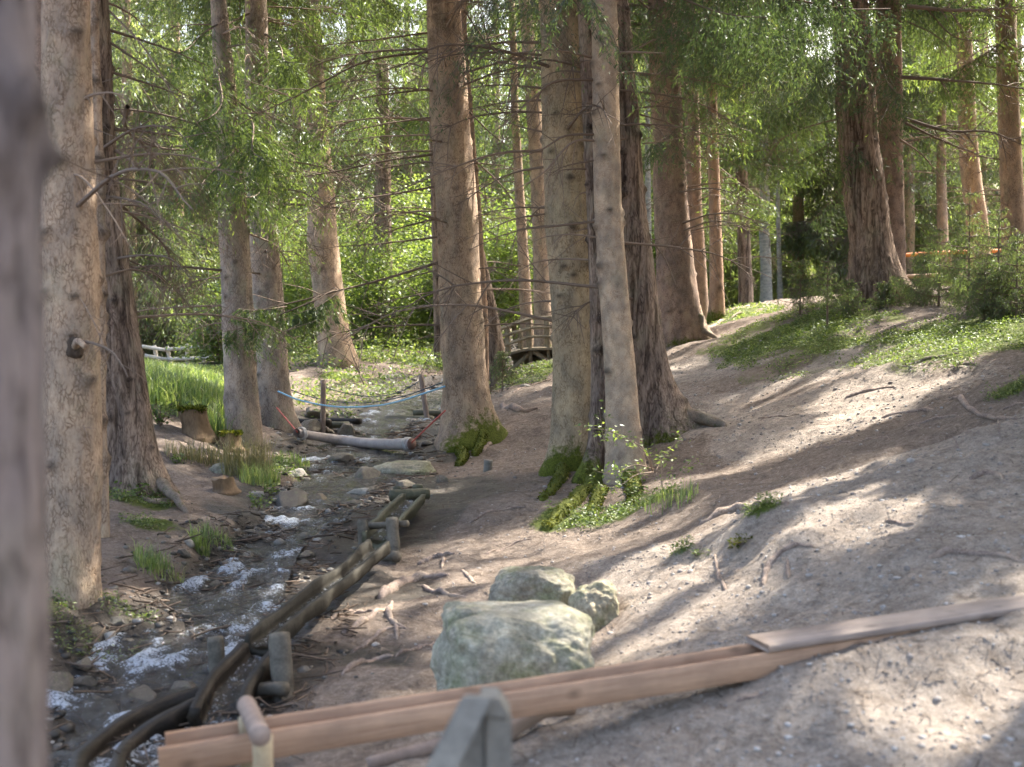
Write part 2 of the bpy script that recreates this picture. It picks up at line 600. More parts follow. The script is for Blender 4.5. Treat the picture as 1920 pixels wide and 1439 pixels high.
def base_z(x, y):
    """Smooth terrain height."""
    x = np.clip(np.asarray(x, float), -28, 28)
    y = np.clip(np.asarray(y, float), -3, 64)
    sh = x.shape
    q = warp(x.ravel(), y.ravel())
    out = np.empty(len(q))
    for i in range(0, len(q), 20000):
        s = q[i:i + 20000]
        out[i:i + 20000] = _tps(((s[:, None] - GXW[None]) ** 2).sum(-1)) @ _W[:_n] + _W[_n] + s @ _W[_n + 1:]
    return out.reshape(sh)


# the stream: pixel, depth, half width
SP = [(60, 1500, 4.6, .5), (150, 1400, 5.6, .52), (250, 1290, 6.4, .5), (345, 1195, 7.2, .36), (420, 1090, 8.5, .30), (480, 1025, 9.6, .34), (560, 975, 10.8, .5),
      (620, 925, 12.2, .62), (660, 865, 14.5, .6), (690, 812, 17.4, .75), (780, 776, 19.3, .7), (870, 735, 22.3, .6), (945, 694, 26.5, .6), (1010, 672, 33, .6)]
_sp = np.array([at(a, b, c) for a, b, c, w in SP])
SPL = curve(_sp, 420)
SPW = np.interp(np.linspace(0, 1, 420), np.linspace(0, 1, len(SP)), [s[3] for s in SP])


def stream_d(x, y):
    """Distance to the stream's middle line over its half width, and the index along it."""
    sh = np.shape(x)
    q = np.stack([np.ravel(x), np.ravel(y)], -1)
    dm = np.full(len(q), 99.0)
    im = np.zeros(len(q), int)
    for i in range(0, len(q), 20000):
        s = q[i:i + 20000]
        d = np.sqrt(((s[:, None] - SPL[None, ::3, :2]) ** 2).sum(-1))
        k = d.argmin(1)
        dm[i:i + 20000] = d[np.arange(len(s)), k] / SPW[::3][k]
        im[i:i + 20000] = k * 3
    return dm.reshape(sh), im.reshape(sh)


def kinds(x, y):
    """Inverse-distance weights of gravel, wet and green ground."""
    sh = np.shape(x)
    q = warp(np.ravel(x), np.ravel(y))
    jx = q[:, 0] + .35 * fbm(q[:, 0] * 1.6, q[:, 1] * 1.6, None, 41, 3)
    jy = q[:, 1] + .35 * fbm(q[:, 0] * 1.6, q[:, 1] * 1.6, None, 47, 3)
    q = np.stack([jx, jy], -1)
    out = []
    km = np.array([[k == c for c in 'gwm'] for k in GK], float)
    for i in range(0, len(q), 20000):
        s = q[i:i + 20000]
        w = 1 / (((s[:, None] - GXW[None]) ** 2).sum(-1) + .02) ** 2
        out.append((w @ km) / w.sum(1)[:, None])
    out = np.concatenate(out)
    return [out[:, j].reshape(sh) for j in range(3)]


_MY = np.geomspace(2.6, 60, 1400)


def hit(px, py, h=0.0, fallback=None, smooth=False):
    """Where the line of sight through a pixel comes within h of the ground."""
    u, v = (px - 960.0) / F, (719.5 - py) / F
    dy, dz = cp + v * sp, -sp + v * cp
    t = _MY / dy
    x, z = u * t, CZ + dz * t
    gzz = base_z(x, _MY) if smooth else ground_z(x, _MY)
    below = np.nonzero(z - gzz - h < 0)[0]
    if len(below):
        Y = _MY[below[0]]
        if fallback is None or abs(Y - fallback) < .35 * fallback:
            p = at(px, py, Y)
            return p
    p = at(px, py, fallback)
    p[2] = gz(p[0], p[1]) + h
    return p


# green cushions: pixel centre, depth, radius in metres (x, y)
GREEN = [(1500, 640, 17.0, 1.0, 2.4), (1560, 600, 18.0, .7, 1.6), (1420, 672, 15.8, .5, 1.2), (1860, 635, 13.4, 1.1, 1.6), (1760, 625, 14.5, .7, 1.0), (1905, 735, 10.4, .2, .18),
         (1380, 590, 22, .7, 1.8), (990, 700, 21, .55, 2.0), (110, 1160, 7.0, .42, .3), (205, 1150, 7.4, .25, .25), (1060, 985, 10.0, .22, .3), (265, 945, 10.7, .28, .28),
         (280, 990, 9.9, .2, .2), (1130, 985, 9.6, .2, .25), (1210, 960, 9.5, .25, .3), (1280, 1045, 8.0, .10, .12), (1430, 985, 7.3, .10, .07), (500, 880, 14.2, .4, .5), (1290, 615, 20, .3, .5), (850, 690, 24, .6, 1.5)]
GRW = [(hit(a, b, 0.0, c, True), rx, ry) for a, b, c, rx, ry in GREEN]


BUMPS = [(at(a, b, c), am, rx, ry) for a, b, c, am, rx, ry in [(1420, 985, 7.25, .09, .28, .12), (1370, 1060, 6.85, -.07, .22, .16), (1480, 1035, 6.7, .05, .2, .1), (1760, 1040, 6.1, .07, .35, .12), (1850, 895, 7.4, .05, .12, .1), (1620, 745, 13, .12, .6, .3),
    (1850, 790, 9.6, .12, .6, .35), (1800, 850, 8.7, -.06, .4, .25), (1700, 690, 12.8, .08, .5, .3), (1480, 712, 14.8, .07, .4, .3), (1560, 900, 8.9, .04, .3, .15), (1330, 900, 9.8, .08, .3, .5), (1240, 960, 9.5, .06, .3, .3), (960, 770, 16.5, .08, .5, .4), (1520, 1240, 4.62, .05, .25, .15), (1700, 1200, 4.74, .065, .35, .18), (1890, 1165, 4.9, .06, .35, .2)]]


def green_w(x, y):
    g = np.zeros(np.shape(x))
    for P, rx, ry in GRW:
        g = np.maximum(g, 1 - np.sqrt(((x - P[0]) / rx) ** 2 + ((y - P[1]) / ry) ** 2) * .75)
    return np.clip(g, 0, 1)


def ground_z(x, y, detail=True):
    x = np.asarray(x, float)
    y = np.asarray(y, float)
    b = base_z(x, y)
    sd, si = stream_d(x, y)
    carve = 1 - sstep(.75, 1.35, sd + .25 * fbm(x * 2.3, y * 2.3, None, 3, 2))
    near = np.clip(1.5 - y / 40, .3, 1)
    z = b + .045 * fbm(x * .9, y * .9, None, 21, 2)
    if detail:
        z = z + near * (.026 * fbm(x * 2.7, y * 2.7, None, 23, 3) + .009 * fbm(x * 11, y * 11, None, 29, 3))
        gw = green_w(x, y)
        z = z + gw * (.03 + .03 * fbm(x * 6, y * 6, None, 33, 3))
        for P, amp, rx, ry in BUMPS:
            z = z + amp * np.exp(-((x - P[0]) / rx) ** 2 - ((y - P[1]) / ry) ** 2)
    z = z - carve * .10 + carve * .055 * fbm(x * 4.5, y * 4.5, None, 37, 3)
    return z


def gz(x, y):
    return float(ground_z(np.array([x]), np.array([y]))[0])


def on_ground(px, py, Y):
    return hit(px, py, 0.0, Y)


def spaced(a, b, step0, fine0, fine1, grow):
    """Coordinates from a to b: step0 between fine0 and fine1, growing outside."""
    r = list(np.arange(fine0, fine1, step0))
    s, x = step0, fine1
    while x < b:
        r.append(x)
        s *= grow
        x += s
    r.append(b)
    s, x, l = step0, fine0, []
    while x > a:
        s *= grow
        x -= s
        l.append(max(x, a))
    return np.array(l[::-1] + r)


xs = spaced(-160, 160, .042, -3.6, 4.6, 1.045)
yv = [-30, -16, -8, -3, 0, 1.5, 2.5]
y = 3.0
while y < 70:
    yv.append(y)
    y += .034 if y < 9 else .034 * (y / 9) ** 1.25
yv += [74, 80, 90, 105, 130, 170, 220]
ys = np.array(yv)
XX, YY = np.meshgrid(xs, ys)
ZZ = ground_z(XX, YY)
kg, kw, km_ = kinds(XX, YY)
sd_, _ = stream_d(XX, YY)
nz_ = fbm(XX * 2.2, YY * 2.2, None, 51, 3)
wet = np.clip(np.maximum(kw * 1.25, 1.5 - sd_ + .35 * nz_), 0, 1)
grn = np.clip(np.maximum(green_w(XX, YY) * 1.5 + .55 * nz_ * (green_w(XX, YY) > 0), sstep(.74, 1.08, km_ + .3 * nz_) * ((YY > 21) | (XX < -1.5))), 0, 1)
nx_, ny_ = len(xs), len(ys)
ii = (np.arange(ny_ - 1)[:, None] * nx_ + np.arange(nx_ - 1)[None]).ravel()
g = MB()
g.add(np.stack([XX, YY, ZZ], -1).reshape(-1, 3), np.stack([ii, ii + 1, ii + nx_ + 1, ii + nx_], -1),
      gravel=kg.ravel(), wet=wet.ravel(), green=grn.ravel())


def ground_mat():
    k = NT('forest_floor')
    v = k.coord()
    n1 = k.noise(v, 2.2, 5, .65)
    n2 = k.noise(v, 26, 6, .75)
    n3 = k.noise(v, 110, 4, .7)
    h = k.math('ADD', k.math('MULTIPLY', n2, .55), k.math('MULTIPLY', n3, .45))
    lit = k.ramp(h, [(.32, (.066, .049, .037)), (.5, (.20, .16, .128)), (.67, (.37, .312, .262))])
    grv = k.ramp(h, [(.31, (.125, .105, .087)), (.5, (.315, .27, .225)), (.69, (.52, .46, .395))])
    peb = k.voro(v, 46)
    pm = k.math('LESS_THAN', peb, .16)
    grv = k.mix(k.math('MULTIPLY', pm, .55), grv, k.ramp(k.noise(v, 31, 2), [(.35, (.2, .19, .18)), (.65, (.58, .55, .52))]))
    wt = k.ramp(h, [(.3, (.014, .011, .009)), (.5, (.048, .038, .030)), (.68, (.125, .10, .08))])
    gr = k.ramp(h, [(.3, (.03, .045, .008)), (.52, (.085, .11, .016)), (.7, (.17, .18, .035))])

    def soft(name, lo, hi, amt):
        a = k.math('ADD', k.attr(name), k.math('MULTIPLY', k.math('SUBTRACT', n2, .5), amt))
        nd = k.n("ShaderNodeMapRange", interpolation_type='SMOOTHSTEP')
        k.l(a, nd.inputs[0])
        nd.inputs[1].default_value = lo
        nd.inputs[2].default_value = hi
        return nd.outputs[0]
    sg, sw, sm = soft('gravel', .30, .66, .5), soft('wet', .3, .62, .55), soft('green', .38, .85, 1.7)
    col = k.mix(sg, lit, grv)
    col = k.mix(1.0, col, k.ramp(n1, [(.35, (.80, .79, .79)), (.65, (1.12, 1.1, 1.08))]), 'MULTIPLY')
    n9 = k.noise(v, 7.5, 6, .7, .6)
    col = k.mix(1.0, col, k.ramp(n9, [(.33, (.70, .66, .63)), (.5, (.98, .97, .97)), (.7, (1.16, 1.15, 1.14))]), 'MULTIPLY')
    col = k.mix(sm, col, gr)
    col = k.mix(sw, col, wt)
    rough = k.math('SUBTRACT', .95, k.math('MULTIPLY', sw, .5))
    b = k.bump(h, 1.0, .022, k.bump(n9, .7, .05))
    return k.done(col, rough, b, .3)


M['ground'] = ground_mat()
tag(g.build('ground', M['ground']), 'sloping forest floor of gravel path, needle litter and muddy stream bed', 'ground', kind='structure')

# ------------------------------------------------------------------ the running water
nl, nc = 900, 30
wl = curve(_sp[:-1], nl)
ww = np.interp(np.linspace(0, 1, nl), np.linspace(0, 1, len(SP) - 1), [s[3] for s in SP[:-1]]) * 1.0
tang = unit(np.gradient(wl[:, :2], axis=0))
side = np.stack([tang[:, 1], -tang[:, 0]], -1)
cc = np.linspace(-1.15, 1.15, nc)
WX = wl[:, 0][:, None] + side[:, 0][:, None] * ww[:, None] * cc
WY = wl[:, 1][:, None] + side[:, 1][:, None] * ww[:, None] * cc
cz = base_z(wl[:, 0], wl[:, 1])
ker = np.ones(25) / 25
czs = np.convolve(np.pad(cz, 12, mode='edge'), ker, 'valid')
dist = np.cumsum(np.r_[0, np.linalg.norm(np.diff(wl[:, :2], axis=0), axis=1)])
rip = fbm(WX * 7, WY * 3.5, None, 61, 3)
rip2 = fbm(WX * 22, WY * 16, None, 67, 2)
act = .35 + .65 * sstep(-.3, .45, fbm(WX * .9 + 4, WY * .9, None, 71, 2) + .35 * (WY < 7.2) - .15 * (WY > 13))
WZ = czs[:, None] - .040 + act * (.030 * rip + .012 * rip2) + .006 * rip2
foam = np.clip(act * 1.1 * (rip + .5 * rip2 + .1), 0, 1)
wi = (np.arange(nl - 1)[:, None] * nc + np.arange(nc - 1)[None]).ravel()
wmb = MB()
wmb.add(np.stack([WX, WY, WZ], -1).reshape(-1, 3), np.stack([wi, wi + 1, wi + nc + 1, wi + nc], -1), foam=foam.ravel())


def water_mat(name, fo=1.0):
    k = NT(name)
    v = k.coord()
    n = k.noise(v, 24, 5, .75, 1.5)
    n2 = k.noise(v, 75, 4, .7, .6)
    f = k.attr('foam')
    fm = k.math('MULTIPLY', k.math('SUBTRACT', k.math('ADD', k.math('MULTIPLY', f, .26), k.math('ADD', k.math('MULTIPLY', n, .75), k.math('MULTIPLY', n2, .75))), .855), 5.0 * fo, True)
    col = k.mix(fm, (.035, .030, .024), (.42, .48, .57))  # foam, together with bluish white sky glints painted into the colour
    rough = k.math('ADD', .07, k.math('MULTIPLY', fm, .45))
    b = k.bump(k.math('ADD', n, k.math('MULTIPLY', n2, .35)), .9, .03)
    k.done(col, rough, b, .8)
    k.l(k.math('ADD', .74, k.math('MULTIPLY', fm, .26)), k.bsdf.inputs['Alpha'])
    return k.m


M['water'] = water_mat('stream_water')
tag(wmb.build('water', M['water']), 'shallow rippling brook running over stones and mud', 'stream', kind='structure')
# ------------------------------------------------------------------ trees
# places where sunlight reaches the ground between the crowns: pixel, depth, radius
LIT = [(1530, 815, 11.3, .45), (1440, 745, 14, .32), (1330, 690, 17.5, .35), (1700, 610, 16.5, .4), (1840, 700, 11, .3), (1560, 890, 8.8, .2),
       (1600, 1010, 7.0, .22), (1840, 1080, 6.0, .15), (1290, 1140, 6.5, .25), (1200, 1045, 8.0, .25), (1240, 985, 9.2, .25), (1760, 1410, 4.3, .25), (1900, 1330, 4.5, .15), (1640, 1330, 4.6, .12), (1590, 1290, 4.8, .1),
       (1060, 1370, 4.7, .2), (700, 1320, 5.7, .08), (950, 1150, 6.2, .45), (1800, 480, 15, .5), (1880, 500, 14.3, .5), (1550, 560, 17.5, .4), (720, 870, 14.2, .35), (1010, 700, 20, .6), (900, 650, 26, 1.2), (330, 835, 13.6, .55), (450, 850, 14.2, .6),
       (610, 725, 21.5, .7), (760, 660, 28, 1.2), (340, 720, 19, 1.6), (360, 690, 26, 2.2), (760, 930, 12.4, .2), (1000, 870, 13.3, .15), (1550, 620, 17.8, .6), (1880, 640, 13.3, .4),
       (1120, 960, 10, .2), (1420, 1020, 7.0, .12), (1180, 1200, 6.0, .12), (1010, 1420, 4.3, .12), (1400, 860, 10, .18), (1700, 940, 7.6, .12), (1480, 1100, 6.0, .12), (1750, 1300, 4.6, .08),
       (640, 560, 31, 2.2), (760, 520, 31, 2.0), (950, 540, 31, 1.8), (330, 400, 28, 2.0), (170, 930, 7.5, .22), (165, 250, 7.5, .25), (890, 500, 15.3, .3), (650, 590, 24, .8),
       (420, 250, 14.5, 1.0), (330, 130, 14.5, .8), (520, 130, 16, .9), (600, 250, 20, 1.0), (700, 200, 27, 1.2), (930, 150, 26, 1.5), (450, 400, 14.5, .6), (480, 600, 14.6, .5), (1400, 330, 21, 1.0), (1800, 100, 24, 1.5)]
LITP = np.array([hit(a, b, 0.0, c, True) if b > 590 and c < 30 else at(a, b, c) for a, b, c, r in LIT])
LITP = np.concatenate([LITP, [at(905, 1150, 6.15), at(1000, 1140, 6.15), at(1000, 1080, 7.1)]])        # the tops of the boulders
LITR = np.array([r for *_, r in LIT] + [.26, .26, .25])


def in_tunnel(P, extra=.35):
    P = np.atleast_2d(P)
    d = P[:, None] - LITP[None]
    t = d @ SUN
    off = np.linalg.norm(d - t[..., None] * SUN, axis=-1)
    return bool(np.any((t > .3) & (off < LITR[None] + extra)))


def spruce_branch(L, n, el, wid, droop, hang, rng, up=.18, tipc=.35, spread=1.0, density=.11):
    """Needle diamonds of one branch growing along +x from the origin: (n*4,3) vertices, tints, and stem ribbons."""
    S = max(4, int(L / density))
    side_n = 2 * S
    ts = .12 + .88 * (np.arange(S) + .5 + .3 * (rng.random(S) - .5)) / S
    ts = np.repeat(ts, 2)
    sg = np.tile([1, -1], S)
    ll = spread * L * (.44 * (1 - ts) ** .8 + .07) * (.65 + .6 * rng.random(side_n))
    an = np.radians(58 - 26 * ts + 12 * (rng.random(side_n) - .5))

    def main(t):
        return np.stack([L * t, .05 * L * np.sin(t * 5 + side_n), L * (up * t - droop * t * t + .10 * t ** 4)], -1)
    dirs = np.stack([np.cos(an), sg * np.sin(an), -.28 - .25 * rng.random(side_n)], -1)
    K = 6
    idx = rng.integers(0, side_n, n)
    kk = rng.integers(0, K, n)
    s = (kk + .6) / K
    hsh = rng.random((side_n, K))
    tw = rng.random((side_n, K))
    wdir = unit(np.stack([rng.normal(0, .35, (side_n, K)), rng.normal(0, .35, (side_n, K)), -np.ones((side_n, K))], -1))
    b = main(ts[idx]) + dirs[idx] * (ll[idx] * s)[:, None]
    b[:, 2] -= .5 * ll[idx] * s * s
    hm = hang * (.25 + hsh[idx, kk]) * (.4 + .6 * rng.random(n) ** .6)
    alongside = rng.random(n) < .34
    h = np.where(alongside, 0, hm * rng.random(n))
    p = b + wdir[idx, kk] * h[:, None] + rng.normal(0, .012 + .06 * el, (n, 3))
    p = np.where(alongside[:, None], b - dirs[idx] * (ll[idx] / K * rng.random(n))[:, None], p)
    d = np.where(alongside[:, None], unit(dirs[idx]), wdir[idx, kk])
    d = unit(d + rng.normal(0, .36, (n, 3)))
    w = unit(np.cross(d, rng.normal(0, 1, (n, 3))))
    e = el * (.65 + .7 * rng.random(n))[:, None]
    ww_ = wid * (.6 + .8 * rng.random(n))[:, None]
    V = np.stack([p, p + d * e * .45 + w * ww_, p + d * e, p + d * e * .45 - w * ww_], 1)
    tint = np.clip(.12 + .35 * tw[idx, kk] + tipc * (kk == K - 1) * rng.random(n) + .25 * (h / (hang + 1e-3)) * rng.random(n), 0, 1)
    tm = np.linspace(0, 1, 9)
    stem = main(tm)
    a = main(ts)
    mid = a + dirs * (ll * .5)[:, None]
    mid[:, 2] -= .5 * ll * .25
    end = a + dirs * ll[:, None]
    end[:, 2] -= .5 * ll
    return V.reshape(-1, 3), np.repeat(tint, 4), stem, (a, mid, end)


def quads(n):
    return np.arange(n * 4).reshape(-1, 4)


def rotz(V, a):
    c, s = math.cos(a), math.sin(a)
    return np.stack([V[:, 0] * c - V[:, 1] * s, V[:, 0] * s + V[:, 1] * c, V[:, 2]], -1)


def add_ribbons(mb, chains, w, mat, tint=.3):
    """Thin three-point twigs as crossed ribbons."""
    a, m, e = chains
    n = len(a)
    d = unit(e - a)
    for ax in ((0, 0, 1.0), (.6, .8, 0)):
        s = unit(np.cross(d, np.array(ax))) * w
        V = np.stack([a - s, a + s, m + s * .8, m - s * .8, e + s * .3, e - s * .3], 1).reshape(-1, 3)
        k = np.arange(n)[:, None] * 6
        Fq = np.concatenate([k + np.array([[0, 1, 2, 3]]), k + np.array([[3, 2, 4, 5]])])
        mb.add(V, Fq, mat, tint=tint)


def add_branch(mb, org, az, L, rng, el, wid, n, droop, hang, pitch=0.0, stem_w=None, mat=0, **kw):
    V, ti, stem, ch = spruce_branch(L, n, el, wid, droop, hang, rng, **kw)
    cpt, spt = math.cos(pitch), math.sin(pitch)

    def tr(A):
        A = np.stack([A[..., 0] * cpt - A[..., 2] * spt, A[..., 1], A[..., 0] * spt + A[..., 2] * cpt], -1)
        return rotz(A, az) + org
    mb.add(tr(V), quads(n), mat, tint=ti)
    sw = stem_w if stem_w else .004 + .006 * L
    add_tube(mb, tr(stem), np.linspace(sw, sw * .3, len(stem)), 4, mat=1, caps=False)
    if el < .2:
        add_ribbons(mb, tuple(tr(c) for c in ch), max(.0025, el * .035), 1)


def make_crown(parent, axis, z0, H, Lmax, seed, mats, base, lowfrac=.75, dens=1.0, visible=True, zfull=None, hang=.34, per=5, tip=.35, coarse=3.0):
    """Live crown: whorls of branches from height z0 up to H along the trunk axis(z) -> x, y, r (world)."""
    rng = np.random.default_rng(seed)
    mb = MB()
    z = z0
    while z < H - .3:
        rel = (z - z0) / max(H - z0, .1)
        Lz = Lmax * (1 - rel) ** .75 * min(1, lowfrac + rel * 2)
        for b in range(per + int(rng.random() < .4)):
            az = rng.random() * 2 * math.pi
            L = max(.35, Lz * (.65 + .5 * rng.random()))
            zz = z + rng.uniform(-.2, .2)
            ax_, ay_, r = axis(zz)
            o = np.array([ax_, ay_, zz])
            tip_ = o + np.array([math.cos(az) * L * .65, math.sin(az) * L * .65, -.1 * L])
            px, py, f = project(np.stack([o, tip_]))
            vis = visible and np.any((px > -150) & (px < 2070) & (py > -220) & (py < 1500) & (f > 1))
            if in_tunnel(o + (tip_ - o) * np.linspace(0, 1.45, 7)[:, None], .02 + .10 * L):
                if not vis or rng.random() < .6:
                    continue
            dr = .12 + .18 * rng.random() + .1 * (1 - rel)
            if vis:
                el = max(.055, .0047 * o[1])
                n = int(np.clip(4.0 * L * L / el ** 2 * dens, 60, 3600))
                add_branch(mb, o, az, L, rng, el, el * .085, n, dr, hang * (.6 + .8 * rng.random()), tipc=tip)
            else:
                el = .30
                n = int(np.clip(coarse * L * L / el ** 2, 16, 420))
                add_branch(mb, o, az, L, rng, el, el * .22, n, dr, hang, tipc=tip, density=.3)
        z += .42 + .1 * rng.random() + (.25 if z > 9 else 0)
    if mb.n == 0:
        return None
    return mb.build('crown', mats, parent, smooth=False, loc=base)


def tree_axis(rows, Y, base, H):
    P = np.array([at(cx, py, Y) for py, cx, w in rows])
    R = np.array([w / 2 * Y / F for py, cx, w in rows])
    o = np.argsort(P[:, 2])
    P, R = P[o], R[o]
    zb = base[2] - .35
    P = np.concatenate([[[P[0, 0], Y, zb]], P])
    R = np.r_[R[0], R]
    if H > P[-1, 2] + .5:
        k = max(0, len(P) - 3)
        sl = (P[-1] - P[k]) / max(P[-1, 2] - P[k, 2], .1)
        top = P[-1] + sl * .6 * (H - P[-1, 2])
        top[2] = H
        P = np.concatenate([P, [top]])
        R = np.r_[R, .03]

    def axis(z):
        return np.interp(z, P[:, 2], P[:, 0]), np.interp(z, P[:, 2], P[:, 1]), np.interp(z, P[:, 2], R)
    return axis, P


def make_trunk(parent, axis, base, H, Y, seed, mat, flare=.35, fh=.28, roots=(), rough=.05, moss=(0, .3, None), lobes=5, seg=None, knots=60, bend=.012):
    rng = np.random.default_rng(seed)
    near = Y < 14
    seg = seg or (56 if Y < 13 else 44 if Y < 21 else 26)
    dz = .028 if Y < 13 else .045 if Y < 21 else .10
    zt = min(H, base[2] + 6.8 if Y < 21 else base[2] + 8)
    zs = np.concatenate([np.arange(base[2] - .35, zt, dz), np.arange(zt, H, .5), [H]])
    x, y, r = axis(zs)
    ln = len(zs)
    h = zs - base[2]
    x = x + bend * vnoise(zs * .9 + seed, zs * 0, None, seed) * np.clip(h, 0, 1)
    th = np.arange(seg) * 2 * np.pi / seg
    ct, st = np.cos(th)[None], np.sin(th)[None]
    hc = np.clip(h, -.35, None)[:, None]
    ph = rng.random() * 6.28
    R = r[:, None] * (1 + .035 * np.cos(2 * th[None] + ph + .3 * hc) + rough * fbm(ct * 1.6 + seed, st * 1.6, hc * 2.2 + 0 * ct, seed, 3)
                      + rough * .5 * fbm(ct * r.mean() * 40, st * r.mean() * 40, hc * 15 + 0 * ct, seed + 3, 2))
    fl = np.exp(-np.clip(hc, 0, None) / fh)
    R = R + r[:, None] * flare * fl * (1 + .45 * np.cos(lobes * th[None] + ph) * fl)
    for ang, st_, dec in roots:
        R = R + st_ * np.exp(-np.clip(hc, 0, None) / dec) * np.clip(np.cos(th[None] - math.radians(ang)), 0, 1) ** 7
    kn = np.zeros_like(R)
    hv = np.clip(h, 0, 7)
    for _ in range(knots):
        a, k = rng.random() * 6.283, .3 + rng.random() * 6.2
        s = (.014 + .016 * rng.random()) * (1.5 if near else 1.2)
        dth = (th[None] - a + np.pi) % (2 * np.pi) - np.pi
        gss = np.exp(-((dth * r[:, None]) ** 2 * .6 + (h[:, None] - k) ** 2 * 1.5) / (s * s))
        R = R + gss * s * .8
        kn = np.maximum(kn, gss)
    V = np.stack([x[:, None] + ct * R, y[:, None] + st * R, zs[:, None] + 0 * R], -1).reshape(-1, 3)
    i = np.arange(ln - 1)[:, None] * seg
    j = np.arange(seg)[None]
    k = (j + 1) % seg
    Fq = np.stack([i + j, i + k, i + seg + k, i + seg + j], -1).reshape(-1, 4)
    ms, mh, ma = moss
    mo = np.clip(ms * np.exp(-np.clip(hc, 0, None) / mh) * (1 if ma is None else np.clip(.25 + np.cos(th[None] - math.radians(ma)), 0, 1.25)) + 0 * R, 0, 1.2)
    mb = MB()
    mb.add(V, Fq, 0, knot=kn.ravel(), moss=mo.ravel())
    return mb.build('trunk', mat, parent, loc=base)


def dead_branch(parent, base, pts, r0, rng, twigs=6, mat=None, seed=0, length_scale=1.0):
    P = curve(pts, 14)
    L = np.linalg.norm(np.diff(P, axis=0), axis=1).sum()
    P = P + np.cumsum(rng.normal(0, .0035 * L, P.shape), axis=0) * np.linspace(0, 1, 14)[:, None]
    mb = MB()
    add_tube(mb, P, np.linspace(r0, r0 * .22, 14), 6, .15, seed, caps=False)
    for _ in range(twigs):
        t = rng.uniform(.25, .97)
        i = int(t * 13)
        o = P[i]
        d = unit(P[min(i + 1, 13)] - P[max(i - 1, 0)])
        sd = unit(np.cross(d, rng.normal(0, 1, 3)))
        l = L * rng.uniform(.10, .32) * (1.2 - t * .6)
        q = np.array([o, o + (d * .6 + sd * .7) * l * .5 + [0, 0, -.04 * l], o + (d * .75 + sd * 1.0) * l + [0, 0, -.35 * l * rng.random()]])
        Q = curve(q, 5)
        add_tube(mb, Q, np.linspace(r0 * .35, r0 * .12, 5), 4, caps=False)
        if l > .25:
            for _k in range(2):
                oo = Q[rng.integers(1, 4)]
                dd = unit(d + rng.normal(0, .7, 3) + [0, 0, -.3])
                add_tube(mb, np.array([oo, oo + dd * l * .3, oo + dd * l * .55 + [0, 0, -.06 * l]]), np.linspace(r0 * .2, r0 * .08, 3), 3, caps=False)
    return mb.build('dead_branch', mat or M['twig'], parent, loc=base)


